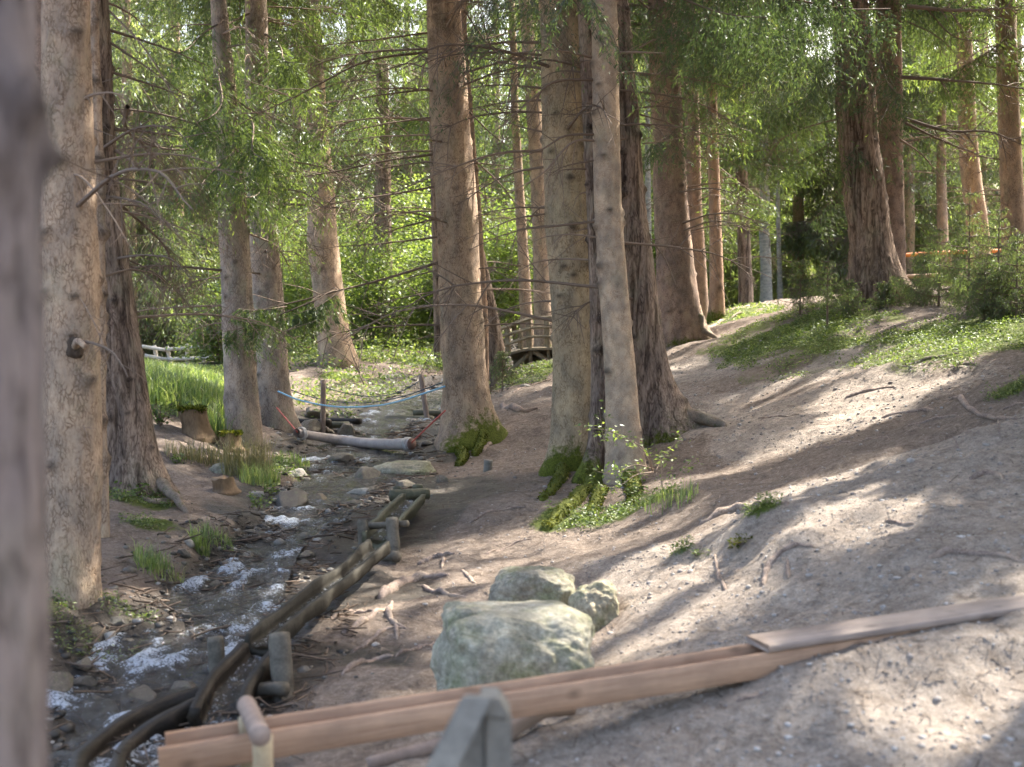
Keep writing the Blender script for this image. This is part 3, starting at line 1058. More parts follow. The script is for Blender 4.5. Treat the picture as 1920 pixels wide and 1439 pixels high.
# name, label, depth, base pixel, rows (row, centre, width), height, options
TREES = [
    dict(n='spruce_tree', label='big out of focus grey trunk close to the lens at the left edge', Y=1.7, b=(-118, 1900), rows=[(0, -118, 360), (720, -112, 372), (1439, -108, 384)], H=12, bark='bark_darkgrey', crown=(6, 2.0), dead=0),
    dict(n='spruce_tree', label='straight scaly spruce trunk with a large snapped knot, mossy bank at its foot', Y=7.5, b=(118, 1108), rows=[(0, 123, 84), (500, 132, 98), (900, 131, 112), (1080, 122, 118)], H=17, bark='bark', crown=(6.6, 2.3), dead=4, fl=.06),
    dict(n='spruce_tree', label='slim knotty trunk squeezed between the snapped knot spruce and the wide flared one', Y=9.0, b=(190, 992), rows=[(0, 174, 15), (480, 186, 22), (900, 191, 25)], H=11, bark='bark', crown=(7, 1.2), dead=3, fl=.1),
    dict(n='spruce_tree', label='reddish trunk half hidden between blurred foreground trunk and scaly spruce', Y=9.6, b=(86, 985), rows=[(0, 72, 62), (480, 86, 64), (900, 90, 75)], H=16, bark='bark_red', crown=(7, 2.2), dead=2, fl=.12),
    dict(n='spruce_tree', label='dark leaning spruce trunk with wide flared foot beside the brown needle path', Y=11.0, b=(252, 930), rows=[(0, 166, 66), (300, 181, 68), (600, 211, 90), (850, 240, 98), (920, 252, 104)], H=18, bark='bark_dark', crown=(6.6, 2.4), dead=6, fl=.34, fh=.3, roots=[(-20, .06, .2)], moss=(.5, .1, -30)),
    dict(n='spruce_tree', label='grey trunk behind the tall grass, front one of the pair left of the blue rope', Y=15.0, b=(456, 835), rows=[(0, 410, 27), (200, 424, 42), (450, 438, 54), (640, 447, 58), (800, 456, 64)], H=18, bark='bark_grey', crown=(5.2, 2.3), dead=10, fl=.12, c_dens=.5),
    dict(n='spruce_tree', label='trunk that the blue rope is tied to, rear one of the pair', Y=17.0, b=(515, 812), rows=[(0, 480, 40), (200, 482, 46), (450, 495, 54), (650, 507, 58), (790, 514, 62)], H=19, bark='bark_grey', crown=(5.4, 2.5), dead=8, fl=.3, roots=[(-10, .08, .2)], moss=(.35, .2, None), c_dens=.5),
    dict(n='spruce_tree', label='leaning trunk rising out of green undergrowth behind the rope posts', Y=24.0, b=(632, 688), rows=[(100, 590, 26), (330, 600, 46), (450, 606, 56), (660, 628, 60)], H=19, bark='bark', crown=(5.6, 2.6), dead=14, fl=.2, roots=[(0, .15, .3)], c_dens=.5),
    dict(n='spruce_tree', label='dark trunk standing in the bright leafy bushes behind the stream', Y=31.0, b=(722, 625), rows=[(200, 718, 24), (450, 718, 33), (600, 722, 38)], H=20, bark='bark_dark', crown=(5.0, 2.8), dead=16),
    dict(n='spruce_tree', label='thick central spruce with bright green moss over its spreading roots', Y=15.5, b=(872, 858), rows=[(0, 830, 62), (400, 855, 79), (700, 871, 83), (830, 873, 90)], H=20, bark='bark', crown=(6.9, 2.6), dead=17, fl=.24, fh=.25, roots=[(-5, .32, .28), (-125, .14, .13), (-80, .16, .15)], moss=(1.15, .3, -40)),
    dict(n='spruce_tree', label='thin pale stem right behind the moss footed central spruce', Y=20.0, b=(910, 712), rows=[(100, 872, 13), (400, 896, 15), (600, 907, 17)], H=12, bark='bark_orange', crown=(6.5, 1.3), dead=5),
    dict(n='spruce_tree', label='thin dark stem seen left of the moss footed central spruce', Y=26.0, b=(825, 645), rows=[(300, 812, 13), (600, 822, 16)], H=13, bark='bark_dark', crown=(5.6, 1.4), dead=5),
    dict(n='spruce_tree', label='dark trunk tilted left behind the central spruce, beside the arched bridge', Y=21.5, b=(930, 675), rows=[(300, 868, 34), (450, 886, 36), (650, 922, 46)], H=15, bark='bark_dark', crown=(7, 1.8), dead=2, fl=.25),
    dict(n='spruce_tree', label='slender grey trunk in bright bushes left of the bridge rail', Y=29.0, b=(988, 625), rows=[(250, 968, 15), (400, 976, 19), (600, 988, 23)], H=17, bark='bark', crown=(5.6, 2.0), dead=8),
    dict(n='spruce_tree', label='straight grey trunk with dark dots standing just behind the bridge rails', Y=28.0, b=(1021, 655), rows=[(0, 985, 23), (250, 1004, 27), (400, 1012, 30), (630, 1019, 34)], H=18, bark='bark', crown=(5.4, 2.2), dead=8, knots=40),
    dict(n='spruce_tree', label='yellowish spruce trunk with a mossy foot, left of the pale smooth stem', Y=12.5, b=(1074, 880), rows=[(0, 1048, 72), (400, 1063, 83), (700, 1077, 79), (860, 1074, 82)], H=19, bark='bark_yellow', crown=(6.8, 2.5), dead=13, fl=.10, fh=.2, roots=[(215, .16, .2)], moss=(1.15, .24, -95)),
    dict(n='spruce_tree', label='pale smooth slender trunk in front of the dark flared one', Y=11.4, b=(1168, 905), rows=[(0, 1130, 49), (400, 1141, 52), (700, 1163, 57), (880, 1172, 66)], H=17, bark='bark_pale', crown=(6.9, 1.8), dead=6, fl=.32, fh=.24, knots=46, moss=(.5, .12, -20), rough=.035),
    dict(n='spruce_tree', label='narrow furrowed trunk wedged left behind the pale smooth stem', Y=11.8, b=(1135, 930), rows=[(0, 1097, 30), (400, 1118, 36), (700, 1130, 42), (900, 1136, 56)], H=15, bark='bark_dark', crown=(7, 1.6), dead=4, fl=.25, roots=[(225, .24, .24)], moss=(1.0, .22, -140)),
    dict(n='spruce_tree', label='dark wide trunk whose root sweeps right onto the gravel path', Y=12.8, b=(1236, 828), rows=[(0, 1150, 52), (400, 1180, 64), (700, 1212, 74), (810, 1228, 88)], H=20, bark='bark_dark', crown=(6.9, 2.5), dead=7, fl=.30, fh=.22, roots=[(-8, .55, .24), (-60, .14, .2), (-150, .2, .25)], moss=(.7, .2, -60)),
    dict(n='spruce_tree', label='reddish brown trunk with sunlit right root beside the upper path', Y=20.0, b=(1278, 634), rows=[(0, 1240, 50), (400, 1260, 62), (600, 1272, 74)], H=20, bark='bark_red', crown=(4.6, 2.5), dead=14, fl=.12, roots=[(0, .30, .26)], moss=(.6, .12, -70), c_dens=.8),
    dict(n='spruce_tree', label='narrower reddish trunk just right of the one with the sunlit root', Y=24.0, b=(1312, 592), rows=[(0, 1290, 24), (400, 1303, 28), (580, 1311, 34)], H=18, bark='bark_red', crown=(4.2, 2.2), dead=10, fl=.2),
    dict(n='pine_tree', label='slender orange barked trunk with green foot on the hill crest', Y=23.0, b=(1346, 582), rows=[(100, 1332, 19), (400, 1340, 22), (560, 1344, 28)], H=16, bark='bark_orange', crown=(4.6, 1.8), dead=5, fl=.3, moss=(1.0, .16, None)),
    dict(n='spruce_tree', label='short seen dark trunk on the crest between orange stem and larch', Y=30.0, b=(1401, 570), rows=[(300, 1390, 20), (550, 1399, 26)], H=17, bark='bark_dark', crown=(3.4, 2.4), dead=6),
    dict(n='birch_tree', label='pale grey trunk far behind the crest, wider of two', Y=36.0, b=(1437, 566), rows=[(440, 1434, 20), (550, 1437, 22)], H=14, bark='bark_birch', crown=(4.2, 2.0), dead=0),
    dict(n='birch_tree', label='thin pale grey trunk far behind the crest, narrower of two', Y=38.0, b=(1463, 566), rows=[(480, 1460, 8), (555, 1463, 10)], H=11, bark='bark_birch', crown=(4.4, 1.2), dead=0),
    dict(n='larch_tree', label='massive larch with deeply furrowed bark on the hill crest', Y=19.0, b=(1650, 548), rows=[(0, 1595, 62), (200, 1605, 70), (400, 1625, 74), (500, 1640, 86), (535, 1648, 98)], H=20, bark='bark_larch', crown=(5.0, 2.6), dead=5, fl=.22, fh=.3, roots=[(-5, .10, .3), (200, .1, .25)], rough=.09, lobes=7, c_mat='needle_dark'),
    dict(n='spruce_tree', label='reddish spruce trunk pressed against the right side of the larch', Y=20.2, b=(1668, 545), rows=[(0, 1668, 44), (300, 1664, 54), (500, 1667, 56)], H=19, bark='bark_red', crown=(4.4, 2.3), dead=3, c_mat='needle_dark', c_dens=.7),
    dict(n='spruce_tree', label='brown trunk above the young spruces, nearer to the larch', Y=24.5, b=(1843, 560), rows=[(100, 1808, 28), (300, 1818, 34), (450, 1835, 40)], H=19, bark='bark', crown=(4.8, 2.4), dead=10),
    dict(n='spruce_tree', label='brown trunk at the right edge of the picture above young spruces', Y=22.0, b=(1908, 560), rows=[(0, 1885, 36), (300, 1895, 41), (450, 1902, 46)], H=19, bark='bark', crown=(4.6, 2.4), dead=12, c_dens=.7),
    dict(n='spruce_tree', label='short seen distant trunk right of the larch behind young spruces', Y=33.0, b=(1771, 548), rows=[(350, 1765, 18), (430, 1768, 20)], H=17, bark='bark_red', crown=(4.0, 2.4), dead=4),
    dict(n='birch_tree', label='thin white stem in the gap between the flared and the reddish trunk', Y=35.0, b=(1221, 615), rows=[(300, 1214, 10), (470, 1217, 12)], H=14, bark='bark_birch', crown=(5.4, 1.6), dead=0),
]

TR = []
for ti, s in enumerate(TREES):
    Y = s['Y']
    b = at(s['b'][0], s['b'][1], Y)
    b[2] = gz(b[0], b[1])
    H = s['H'] + max(0, b[2])
    axis, AP = tree_axis(s['rows'], Y, b, H)
    root = thing(s['n'], s['label'], 'tree', b)
    make_trunk(root, axis, b, H, Y, 100 + ti, M[s['bark']], s.get('fl', .2), s.get('fh', .28), s.get('roots', ()), s.get('rough', .05), s.get('moss', (0, .3, None)), s.get('lobes', 5), knots=s.get('knots', 60))
    z0, Lm = s['crown']
    cm = M[s.get('c_mat', 'needle')]
    make_crown(root, axis, b[2] + z0, H, Lm, 300 + ti, [cm, M['twig']], b, dens=s.get('c_dens', .9), coarse=4.5 if Y < 14 else 2.6)
    TR.append((root, axis, b, s))
    rng = np.random.default_rng(700 + ti)
    for d in range(int(s['dead'] * 1.6)):
        zz = b[2] + rng.uniform(1.3, 5.6) if Y < 19 else b[2] + rng.uniform(1.2, 6.5)
        ax_, ay_, r = axis(zz)
        a = rng.random() * 6.283
        L = rng.uniform(.5, 2.1) * (1 if r > .12 else .55)
        dv = np.array([math.cos(a), math.sin(a), 0])
        o = np.array([ax_, ay_, zz]) + dv * r * .7
        upw = rng.uniform(-.05, .18)
        dead_branch(root, b, [o, o + dv * L * .4 + [0, 0, upw * L * .5], o + dv * L * .75 + [0, 0, (upw - .08) * L * .6], o + dv * L + [0, 0, (upw - .3) * L * .6]],
                    .007 + .005 * L, rng, int(4 + 6 * L), M['twig'] if rng.random() < .7 else M['twig_dead'], d)

# branches that the photograph shows one by one: tree index, pixel path, change of depth at the tip, radius, live needles at the tip
TRACED = [
    (9, [(803, 62), (700, 75), (560, 92)], -1.2, .016, 0), (9, [(803, 98), (690, 116), (560, 180), (420, 248)], -1.8, .020, 0), (9, [(806, 168), (720, 178), (600, 196)], -.8, .016, 0),
    (9, [(812, 253), (720, 256), (610, 268)], .4, .014, 0), (9, [(812, 290), (730, 300), (620, 326), (500, 340)], -.6, .018, 0), (9, [(814, 303), (740, 312), (600, 345)], .8, .015, 0),
    (9, [(817, 350), (720, 368), (600, 392), (520, 440)], -1.0, .018, 0), (9, [(820, 445), (720, 458), (610, 470)], .6, .016, 0), (9, [(824, 492), (700, 530), (600, 558), (500, 590), (440, 612)], -.9, .021, .7),
    (9, [(826, 545), (750, 560), (670, 582)], -.3, .012, 0), (9, [(826, 505), (770, 520), (715, 545)], .5, .012, 0), (9, [(817, 410), (740, 432), (660, 472)], -1.2, .013, 0), (9, [(814, 220), (700, 235), (580, 262)], -.6, .014, 0),
    (9, [(805, 130), (760, 120), (680, 150), (600, 158)], .5, .013, 0), (9, [(880, 210), (930, 260), (990, 300)], -.4, .013, 0), (9, [(878, 80), (960, 60), (1060, 20)], .6, .014, 0),
    (9, [(890, 300), (950, 360), (1000, 440)], .3, .012, 0), (9, [(870, 20), (930, 100), (1010, 140)], .5, .013, 0),
    (15, [(1020, 80), (930, 82), (830, 105), (740, 140)], -.4, .017, 0), (15, [(1022, 188), (950, 192), (870, 205)], .5, .015, 0), (15, [(1024, 166), (930, 160), (860, 170)], .3, .014, 0),
    (15, [(1026, 283), (930, 288), (860, 310), (700, 375)], -.6, .018, 0), (15, [(1028, 312), (950, 328), (850, 388)], .8, .014, 0), (15, [(1032, 390), (960, 390), (890, 402)], .3, .013, 0),
    (15, [(1034, 400), (960, 412), (860, 452)], -.5, .013, 0), (15, [(1020, 130), (940, 118), (850, 98)], .6, .013, 0), (15, [(1026, 250), (960, 232), (880, 190)], .8, .012, 0),
    (16, [(1112, 108), (1040, 95), (960, 102)], -.5, .015, 0), (16, [(1116, 150), (1040, 152), (1000, 180), (930, 235)], -.9, .016, 0), (16, [(1118, 252), (1060, 256), (1010, 285), (930, 312)], -.8, .014, 0),
    (16, [(1120, 264), (1072, 268), (1010, 330), (900, 382)], -.6, .014, 0), (16, [(1124, 415), (1040, 425), (960, 436), (880, 470)], -.5, .015, 0), (16, [(1120, 300), (1060, 312), (1030, 330)], -.3, .009, 0),
    (16, [(1155, 100), (1200, 98), (1246, 100)], -.3, .017, 0), (16, [(1156, 140), (1180, 136), (1240, 140)], .2, .016, 0), (16, [(1160, 262), (1174, 258), (1168, 240)], -.1, .013, 0),
    (18, [(1190, 95), (1240, 70), (1330, 60)], .4, .014, 0), (18, [(1196, 140), (1280, 146), (1400, 170)], .3, .014, 0), (18, [(1200, 215), (1260, 235), (1330, 280)], .5, .010, 0), (18, [(1206, 270), (1250, 262), (1300, 250)], .5, .010, 0),
    (4, [(200, 55), (290, 85), (395, 128)], .6, .015, 0), (4, [(204, 78), (280, 130), (365, 190)], .2, .013, 0), (4, [(204, 20), (270, 90), (330, 190), (345, 215)], -.4, .012, 0), (4, [(208, 135), (290, 162), (365, 192)], .5, .014, 0),
    (4, [(214, 243), (270, 248), (335, 258)], .4, .020, .0), (4, [(216, 283), (240, 296), (256, 316)], -.3, .018, 0), (4, [(220, 335), (300, 345), (380, 366)], .3, .013, 0), (4, [(224, 384), (255, 386), (284, 396)], .2, .017, 0),
    (4, [(222, 395), (290, 410), (370, 440), (420, 470)], .6, .012, 0), (4, [(226, 480), (300, 520), (370, 590)], .5, .011, 0), (4, [(226, 490), (280, 520), (340, 600), (380, 660)], .2, .008, 0), (4, [(206, 165), (250, 240), (310, 225)], .1, .010, 0),
    (1, [(138, 205), (165, 182), (200, 174), (236, 180)], -.2, .014, 0), (1, [(100, 325), (150, 332), (195, 390), (250, 475)], -.5, .009, 0), (1, [(110, 520), (150, 560), (190, 640), (208, 720)], -.4, .006, 0),
    (1, [(128, 5), (128, 20), (124, 70)], -.15, .013, 0), (1, [(145, 742), (155, 790), (168, 825)], -.2, .007, 0), (1, [(92, 240), (76, 230), (60, 228)], -.1, .010, 0), (1, [(85, 505), (72, 500), (62, 508)], -.2, .012, 0),
    (25, [(1690, 145), (1770, 150), (1850, 158), (1920, 165)], -.3, .035, 0), (25, [(1700, 12), (1800, 20), (1925, 14)], -.4, .040, 0), (25, [(1695, 222), (1780, 246), (1860, 246), (1925, 272)], -.4, .034, 0), (25, [(1692, 228), (1770, 266), (1850, 296)], .2, .025, 0),
    (25, [(1688, 262), (1730, 290), (1770, 335)], .1, .020, 0), (25, [(1740, 20), (1790, 70), (1850, 82), (1890, 130)], -.6, .018, 0), (25, [(1700, 40), (1760, 70), (1800, 110)], -.2, .016, 0),
    (5, [(440, 240), (490, 255), (560, 300)], -.4, .012, 0), (6, [(520, 470), (560, 478), (600, 520)], -.5, .012, 0), (6, [(525, 400), (570, 430), (610, 500)], -.3, .010, 0), (6, [(522, 330), (600, 345), (660, 330)], .4, .011, 0),
    (27, [(1800, 205), (1850, 210), (1915, 214)], .2, .018, 0), (28, [(1880, 300), (1820, 295), (1740, 310)], -.3, .014, 0), (28, [(1880, 130), (1800, 120), (1720, 150)], .4, .016, 0),
]
for k, (ti, pts, dY, r0, live) in enumerate(TRACED):
    root, axis, b, s = TR[ti]
    Y = s['Y']
    n = len(pts)
    rng = np.random.default_rng(1500 + k)
    W = []
    for i, (px, py) in enumerate(pts):
        p = at(px, py, Y + dY * i / (n - 1))
        W.append(p)
    twc = int(3 + np.linalg.norm(W[-1] - W[0]) * 5)
    dead_branch(root, b, W, r0 * .92, rng, twc, M['twig_dead'] if k % 3 == 0 or ti == 1 else M['twig'], k)

# the big snapped knot on the near spruce
root, axis, b, s = TR[1]
mb = MB()
kp = at(140, 652, 7.36)
V, Fc = rock_verts(3, (.05, .03, .065), 3, .9, .25)
mb.add(V + kp, Fc, 0, knot=1.0)
add_tube(mb, curve([kp, at(146, 640, 7.27), at(161, 652, 7.2)], 8), np.linspace(.024, .016, 8), 10, .2, 4)
mb.build('snapped_knot', M['bark'], root, loc=b)

# live boughs that hang into the picture: tree index, root pixel, tip pixel, tip depth change, material, hang, density
BOUGHS = [
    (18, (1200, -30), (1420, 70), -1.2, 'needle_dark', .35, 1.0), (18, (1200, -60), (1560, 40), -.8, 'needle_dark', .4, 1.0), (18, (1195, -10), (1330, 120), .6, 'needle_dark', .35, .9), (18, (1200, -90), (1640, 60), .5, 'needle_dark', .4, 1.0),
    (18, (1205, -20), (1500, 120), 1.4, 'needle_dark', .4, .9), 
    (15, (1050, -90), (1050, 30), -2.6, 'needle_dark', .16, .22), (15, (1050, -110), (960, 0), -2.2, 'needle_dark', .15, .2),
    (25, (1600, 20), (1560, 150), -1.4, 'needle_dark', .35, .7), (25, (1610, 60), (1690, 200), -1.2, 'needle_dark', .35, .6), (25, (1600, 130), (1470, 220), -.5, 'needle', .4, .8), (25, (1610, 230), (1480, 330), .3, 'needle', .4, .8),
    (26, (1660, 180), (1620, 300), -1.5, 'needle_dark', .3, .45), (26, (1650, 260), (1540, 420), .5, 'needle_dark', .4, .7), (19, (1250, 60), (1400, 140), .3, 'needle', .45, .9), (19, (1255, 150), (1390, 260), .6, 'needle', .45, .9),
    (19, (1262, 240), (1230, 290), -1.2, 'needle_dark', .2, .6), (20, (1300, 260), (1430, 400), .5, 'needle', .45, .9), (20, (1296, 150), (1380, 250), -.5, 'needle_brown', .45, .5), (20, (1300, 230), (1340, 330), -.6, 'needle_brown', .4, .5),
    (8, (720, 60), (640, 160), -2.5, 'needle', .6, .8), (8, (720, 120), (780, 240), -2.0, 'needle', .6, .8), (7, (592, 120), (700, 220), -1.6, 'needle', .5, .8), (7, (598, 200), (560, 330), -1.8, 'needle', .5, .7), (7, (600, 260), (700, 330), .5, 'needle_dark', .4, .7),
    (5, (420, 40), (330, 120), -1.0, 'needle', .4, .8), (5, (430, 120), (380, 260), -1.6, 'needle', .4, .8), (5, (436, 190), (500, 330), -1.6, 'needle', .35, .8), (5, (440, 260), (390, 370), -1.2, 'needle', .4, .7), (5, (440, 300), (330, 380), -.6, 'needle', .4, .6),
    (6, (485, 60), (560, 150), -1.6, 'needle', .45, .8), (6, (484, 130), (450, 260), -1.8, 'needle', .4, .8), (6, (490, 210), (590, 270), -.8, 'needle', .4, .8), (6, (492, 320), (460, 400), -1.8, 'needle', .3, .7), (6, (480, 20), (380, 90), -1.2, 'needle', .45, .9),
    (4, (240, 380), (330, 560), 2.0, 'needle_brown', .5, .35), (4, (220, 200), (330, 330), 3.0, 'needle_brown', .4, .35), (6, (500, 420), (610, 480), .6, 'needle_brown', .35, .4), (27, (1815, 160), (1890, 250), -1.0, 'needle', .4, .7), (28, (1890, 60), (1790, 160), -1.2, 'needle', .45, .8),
]
for k, (ti, a_, t_, dY, mat, hang, dens) in enumerate(BOUGHS):
    root, axis, b, s = TR[ti]
    rng = np.random.default_rng(2500 + k)
    o = at(*a_, s['Y'])
    t = at(*t_, s['Y'] + dY)
    d = t - o
    L = float(np.linalg.norm(d)) * 1.05
    az = math.atan2(d[1], d[0])
    pit = math.asin(np.clip(d[2] / np.linalg.norm(d), -1, 1))
    el = max(.045, .0042 * s['Y'])
    brown = mat == 'needle_brown'
    n = int(np.clip((5.2 if mat == 'needle' else 3.6 if not brown else 2.2) * max(L, .8) ** 2 / el ** 2 * dens, 250, 6000))
    mb = MB()
    add_branch(mb, o, az, L, rng, el * (1.5 if brown else 1), el * (.05 if brown else .085), n, .05, hang, pitch=pit, up=.06, tipc=.4, spread=1.1)
    mb.build('live_branch', [M[mat], M['twig']], root, smooth=False, loc=b)
# the spray of needles at the end of the long bough of the central spruce
root, axis, b, s = TR[9]
mb = MB()
for (o_, t_) in (((600, 558), (430, 640)), ((540, 575), (450, 590)), ((640, 545), (560, 600))):
    o, t = at(*o_, 14.9), at(*t_, 14.4)
    d = t - o
    add_branch(mb, o, math.atan2(d[1], d[0]), np.linalg.norm(d), RNG, .055, .0048, 2300, .05, .16, pitch=math.asin(d[2] / np.linalg.norm(d)), up=.05, tipc=.5)
mb.build('live_branch', [M['needle'], M['twig']], root, smooth=False, loc=b)

# ---- spruces of the forest behind: pixel column, depth, crown start above ground, height, longest branch
BACK = [(245, 31, .7, 17, 2.6), (335, 33, .8, 18, 2.8), (395, 35, 1.2, 18, 2.6), (205, 35, .8, 17, 2.6), (560, 40, 2.6, 18, 2.6), (660, 46, 3.2, 20, 2.8), (765, 42, 3.4, 18, 2.6), (845, 48, 3.4, 20, 2.8),
        (930, 43, 3.6, 18, 2.6), (1010, 52, 3.4, 20, 2.8), (1095, 46, 3.2, 19, 2.6), (1180, 50, 2.6, 20, 2.8), (1250, 41, 1.8, 18, 2.6), (1330, 45, .9, 18, 2.8), (1420, 47, .6, 19, 2.8), (1495, 40, .5, 18, 2.6),
        (1700, 37, .6, 18, 2.6), (1760, 44, .5, 19, 2.8), (1835, 39, .5, 18, 2.6), (1900, 46, .5, 19, 2.8), (1572, 40, .8, 18, 2.6), (470, 50, 2.0, 20, 2.8)]
for k, (px, Y, z0, H, Lm) in enumerate(BACK):
    x = at(px, 600, Y)[0]
    b = np.array([x, Y, gz(x, Y)])
    root = thing('spruce_tree', 'green spruce with drooping branches in the soft forest edge behind the trunks', 'tree', b, 'spruces of the forest edge behind')
    H2 = b[2] + H * .95

    def axis(z, x=x, Y=Y, H=H2, z0_=b[2]):
        return x + 0 * z, Y + 0 * z, .03 + .17 * np.clip((H - z) / (H - z0_), 0, 1.05)
    make_trunk(root, axis, b, H2, Y, 900 + k, M['bark'], knots=0, seg=14)
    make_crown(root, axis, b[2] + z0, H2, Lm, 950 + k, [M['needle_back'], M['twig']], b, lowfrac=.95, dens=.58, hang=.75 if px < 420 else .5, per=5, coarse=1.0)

# ---- off-frame spruces added right of the picture so their crowns shade the path
for k, (x, Y, z0, H, Lm) in enumerate([(4.9, 7.2, 4.0, 15, 2.4), (6.6, 10.5, 4.2, 17, 2.6), (8.6, 14, 4.4, 18, 2.7), (9.8, 10.2, 4.2, 18, 2.7), (8.2, 7.4, 4.0, 16, 2.5), (11.6, 15.5, 4.4, 18, 2.8), (12.8, 20, 4, 18, 2.8), (10.5, 21.5, 4, 18, 2.6), (3.7, 3.6, 4.6, 14, 2.2), (7.2, 3.8, 4, 15, 2.4), (13.5, 11.5, 4, 18, 2.8), (6.35, 13.4, 5.6, 19, 3.2)]):
    b = np.array([x, Y, gz(x, Y)])
    root = thing('spruce_tree', 'tall off-frame spruce added beside the path to shade the gravel', 'tree', b, 'added shade spruces right of the path')
    H2 = b[2] + H

    def axis(z, x=x, Y=Y, H=H2, z0_=b[2]):
        return x + 0 * z, Y + 0 * z, .03 + .19 * np.clip((H - z) / (H - z0_), 0, 1.05)
    make_trunk(root, axis, b, H2, max(Y, 20), 1000 + k, M['bark'], knots=0, seg=20)
    make_crown(root, axis, b[2] + z0, H2, Lm, 1050 + k, [M['needle'], M['twig']], b, lowfrac=.9, dens=.6, per=8, coarse=7.0)

# ---- the far wood, one mass of coarse spruces
fw = MB()
rng = np.random.default_rng(77)
for k in range(64):
    x, Y = rng.uniform(-44, 48), rng.uniform(66, 95)
    z0 = float(base_z(np.array([x]), np.array([Y]))[0])
    H = rng.uniform(15, 25)
    n = 2000
    t = rng.random(n) ** .8
    a = rng.random(n) * 6.283
    rad = (1 - t) ** .7 * rng.uniform(2.2, 3.4) * np.sqrt(rng.random(n))
    p = np.stack([x + rad * np.cos(a), Y + rad * np.sin(a), z0 + .5 + t * H - .2 * rad], -1)
    d = unit(np.stack([np.cos(a) * .4, np.sin(a) * .4, -np.ones(n)], -1) + rng.normal(0, .4, (n, 3)))
    w = unit(np.cross(d, rng.normal(0, 1, (n, 3)))) * .12
    e = d * rng.uniform(.4, .9, (n, 1))
    fw.add(np.stack([p, p + e * .4 + w, p + e, p + e * .4 - w], 1).reshape(-1, 3), quads(n), 0, tint=np.repeat(np.clip(.3 + .3 * rng.random() + .4 * rng.random(n), 0, 1), 4))
tag(fw.build('far_woods', [M['needle_back']], smooth=False), 'distant mass of conifers closing the view', 'woods', kind='stuff')
# ------------------------------------------------------------------ timber and rope
M['wood_wet'] = wood_mat('wet_log_wood', (.010, .008, .006), (.042, .032, .023), 16, rough=.55, knots=False, spec=.2)
M['wood_old'] = wood_mat('weathered_log_wood', (.016, .0145, .011), (.062, .056, .043), 16, knots=False, spec=.2)
M['wood_post'] = wood_mat('thick_post_wood', (.06, .052, .038), (.19, .165, .128), 16, knots=False)
M['wood_mossy'] = wood_mat('greenish_log_wood', (.045, .044, .025), (.14, .132, .08), 18, rough=.6, knots=False)
M['wood_grey'] = wood_mat('grey_weathered_wood', (.13, .125, .108), (.27, .26, .225), 14, knots=False)
M['wood_plank'] = wood_mat('larch_plank', (.27, .16, .10), (.50, .33, .215), 20, (.10, 1, 1.6), rough=.7)
M['wood_cover'] = wood_mat('bleached_plank', (.22, .17, .14), (.40, .33, .28), 18, (.12, 1, 1.4))
M['wood_pole'] = wood_mat('peeled_pole', (.30, .23, .14), (.52, .42, .27), 14, knots=False)
M['wood_poleg'] = wood_mat('greying_pole', (.20, .145, .115), (.36, .28, .23), 14, knots=False)
M['wood_log'] = wood_mat('bare_bleached_log', (.30, .26, .24), (.52, .47, .44), 9, knots=False)
M['wood_end'] = wood_mat('cut_log_end', (.12, .07, .055), (.27, .16, .13), 30, knots=False)
M['wood_rot'] = wood_mat('rotting_stump_wood', (.10, .06, .03), (.27, .18, .10), 18, (1, 1, .25), knots=False)
M['wood_fence'] = wood_mat('pale_rail_wood', (.40, .37, .31), (.60, .56, .5), 12, knots=False)
M['wood_bridge'] = wood_mat('bridge_wood', (.16, .13, .08), (.33, .28, .19), 12, knots=False)
M['root'] = bark_mat('root_bark', (.10, .075, .06), (.24, .185, .155), (.38, .31, .265), scale=60, stretch=1, lich=.15)
M['root_moss'] = bark_mat('mossy_root_bark', (.09, .07, .05), (.19, .15, .115), (.30, .24, .2), scale=60, stretch=1)
M['rope_blue'] = NT('blue_rope').done((.30, .55, .72), .8)
M['rope_dark'] = NT('dark_blue_rope').done((.03, .06, .09), .8)
M['rope_red'] = NT('red_rope').done((.48, .13, .10), .8)
M['rope_white'] = NT('white_rope').done((.5, .48, .46), .8)
M['stone'] = rock_mat('stream_stone', (.075, .066, .056), (.18, .16, .135), (.33, .30, .26), .25)
M['stone_wet'] = rock_mat('wet_stream_stone', (.028, .025, .022), (.075, .065, .055), (.15, .13, .11), .15, 1.0)
M['boulder'] = rock_mat('lichen_boulder', (.085, .078, .064), (.30, .285, .23), (.58, .56, .47), .68)
M['stone_pale'] = rock_mat('pale_stone', (.3, .28, .25), (.48, .45, .41), (.62, .59, .55), .1)
M['orange'] = NT('orange_paint').done((.62, .20, .06), .6)
M['flume_water'] = water_mat('flume_water', .9)


def one(name, mb, mats, label, cat, group=None, smooth=True):
    V = np.concatenate(mb.v)
    c = V.mean(0)
    c[2] = V[:, 2].min()
    return tag(mb.build(name, mats, smooth=smooth, loc=c), label, cat, group)


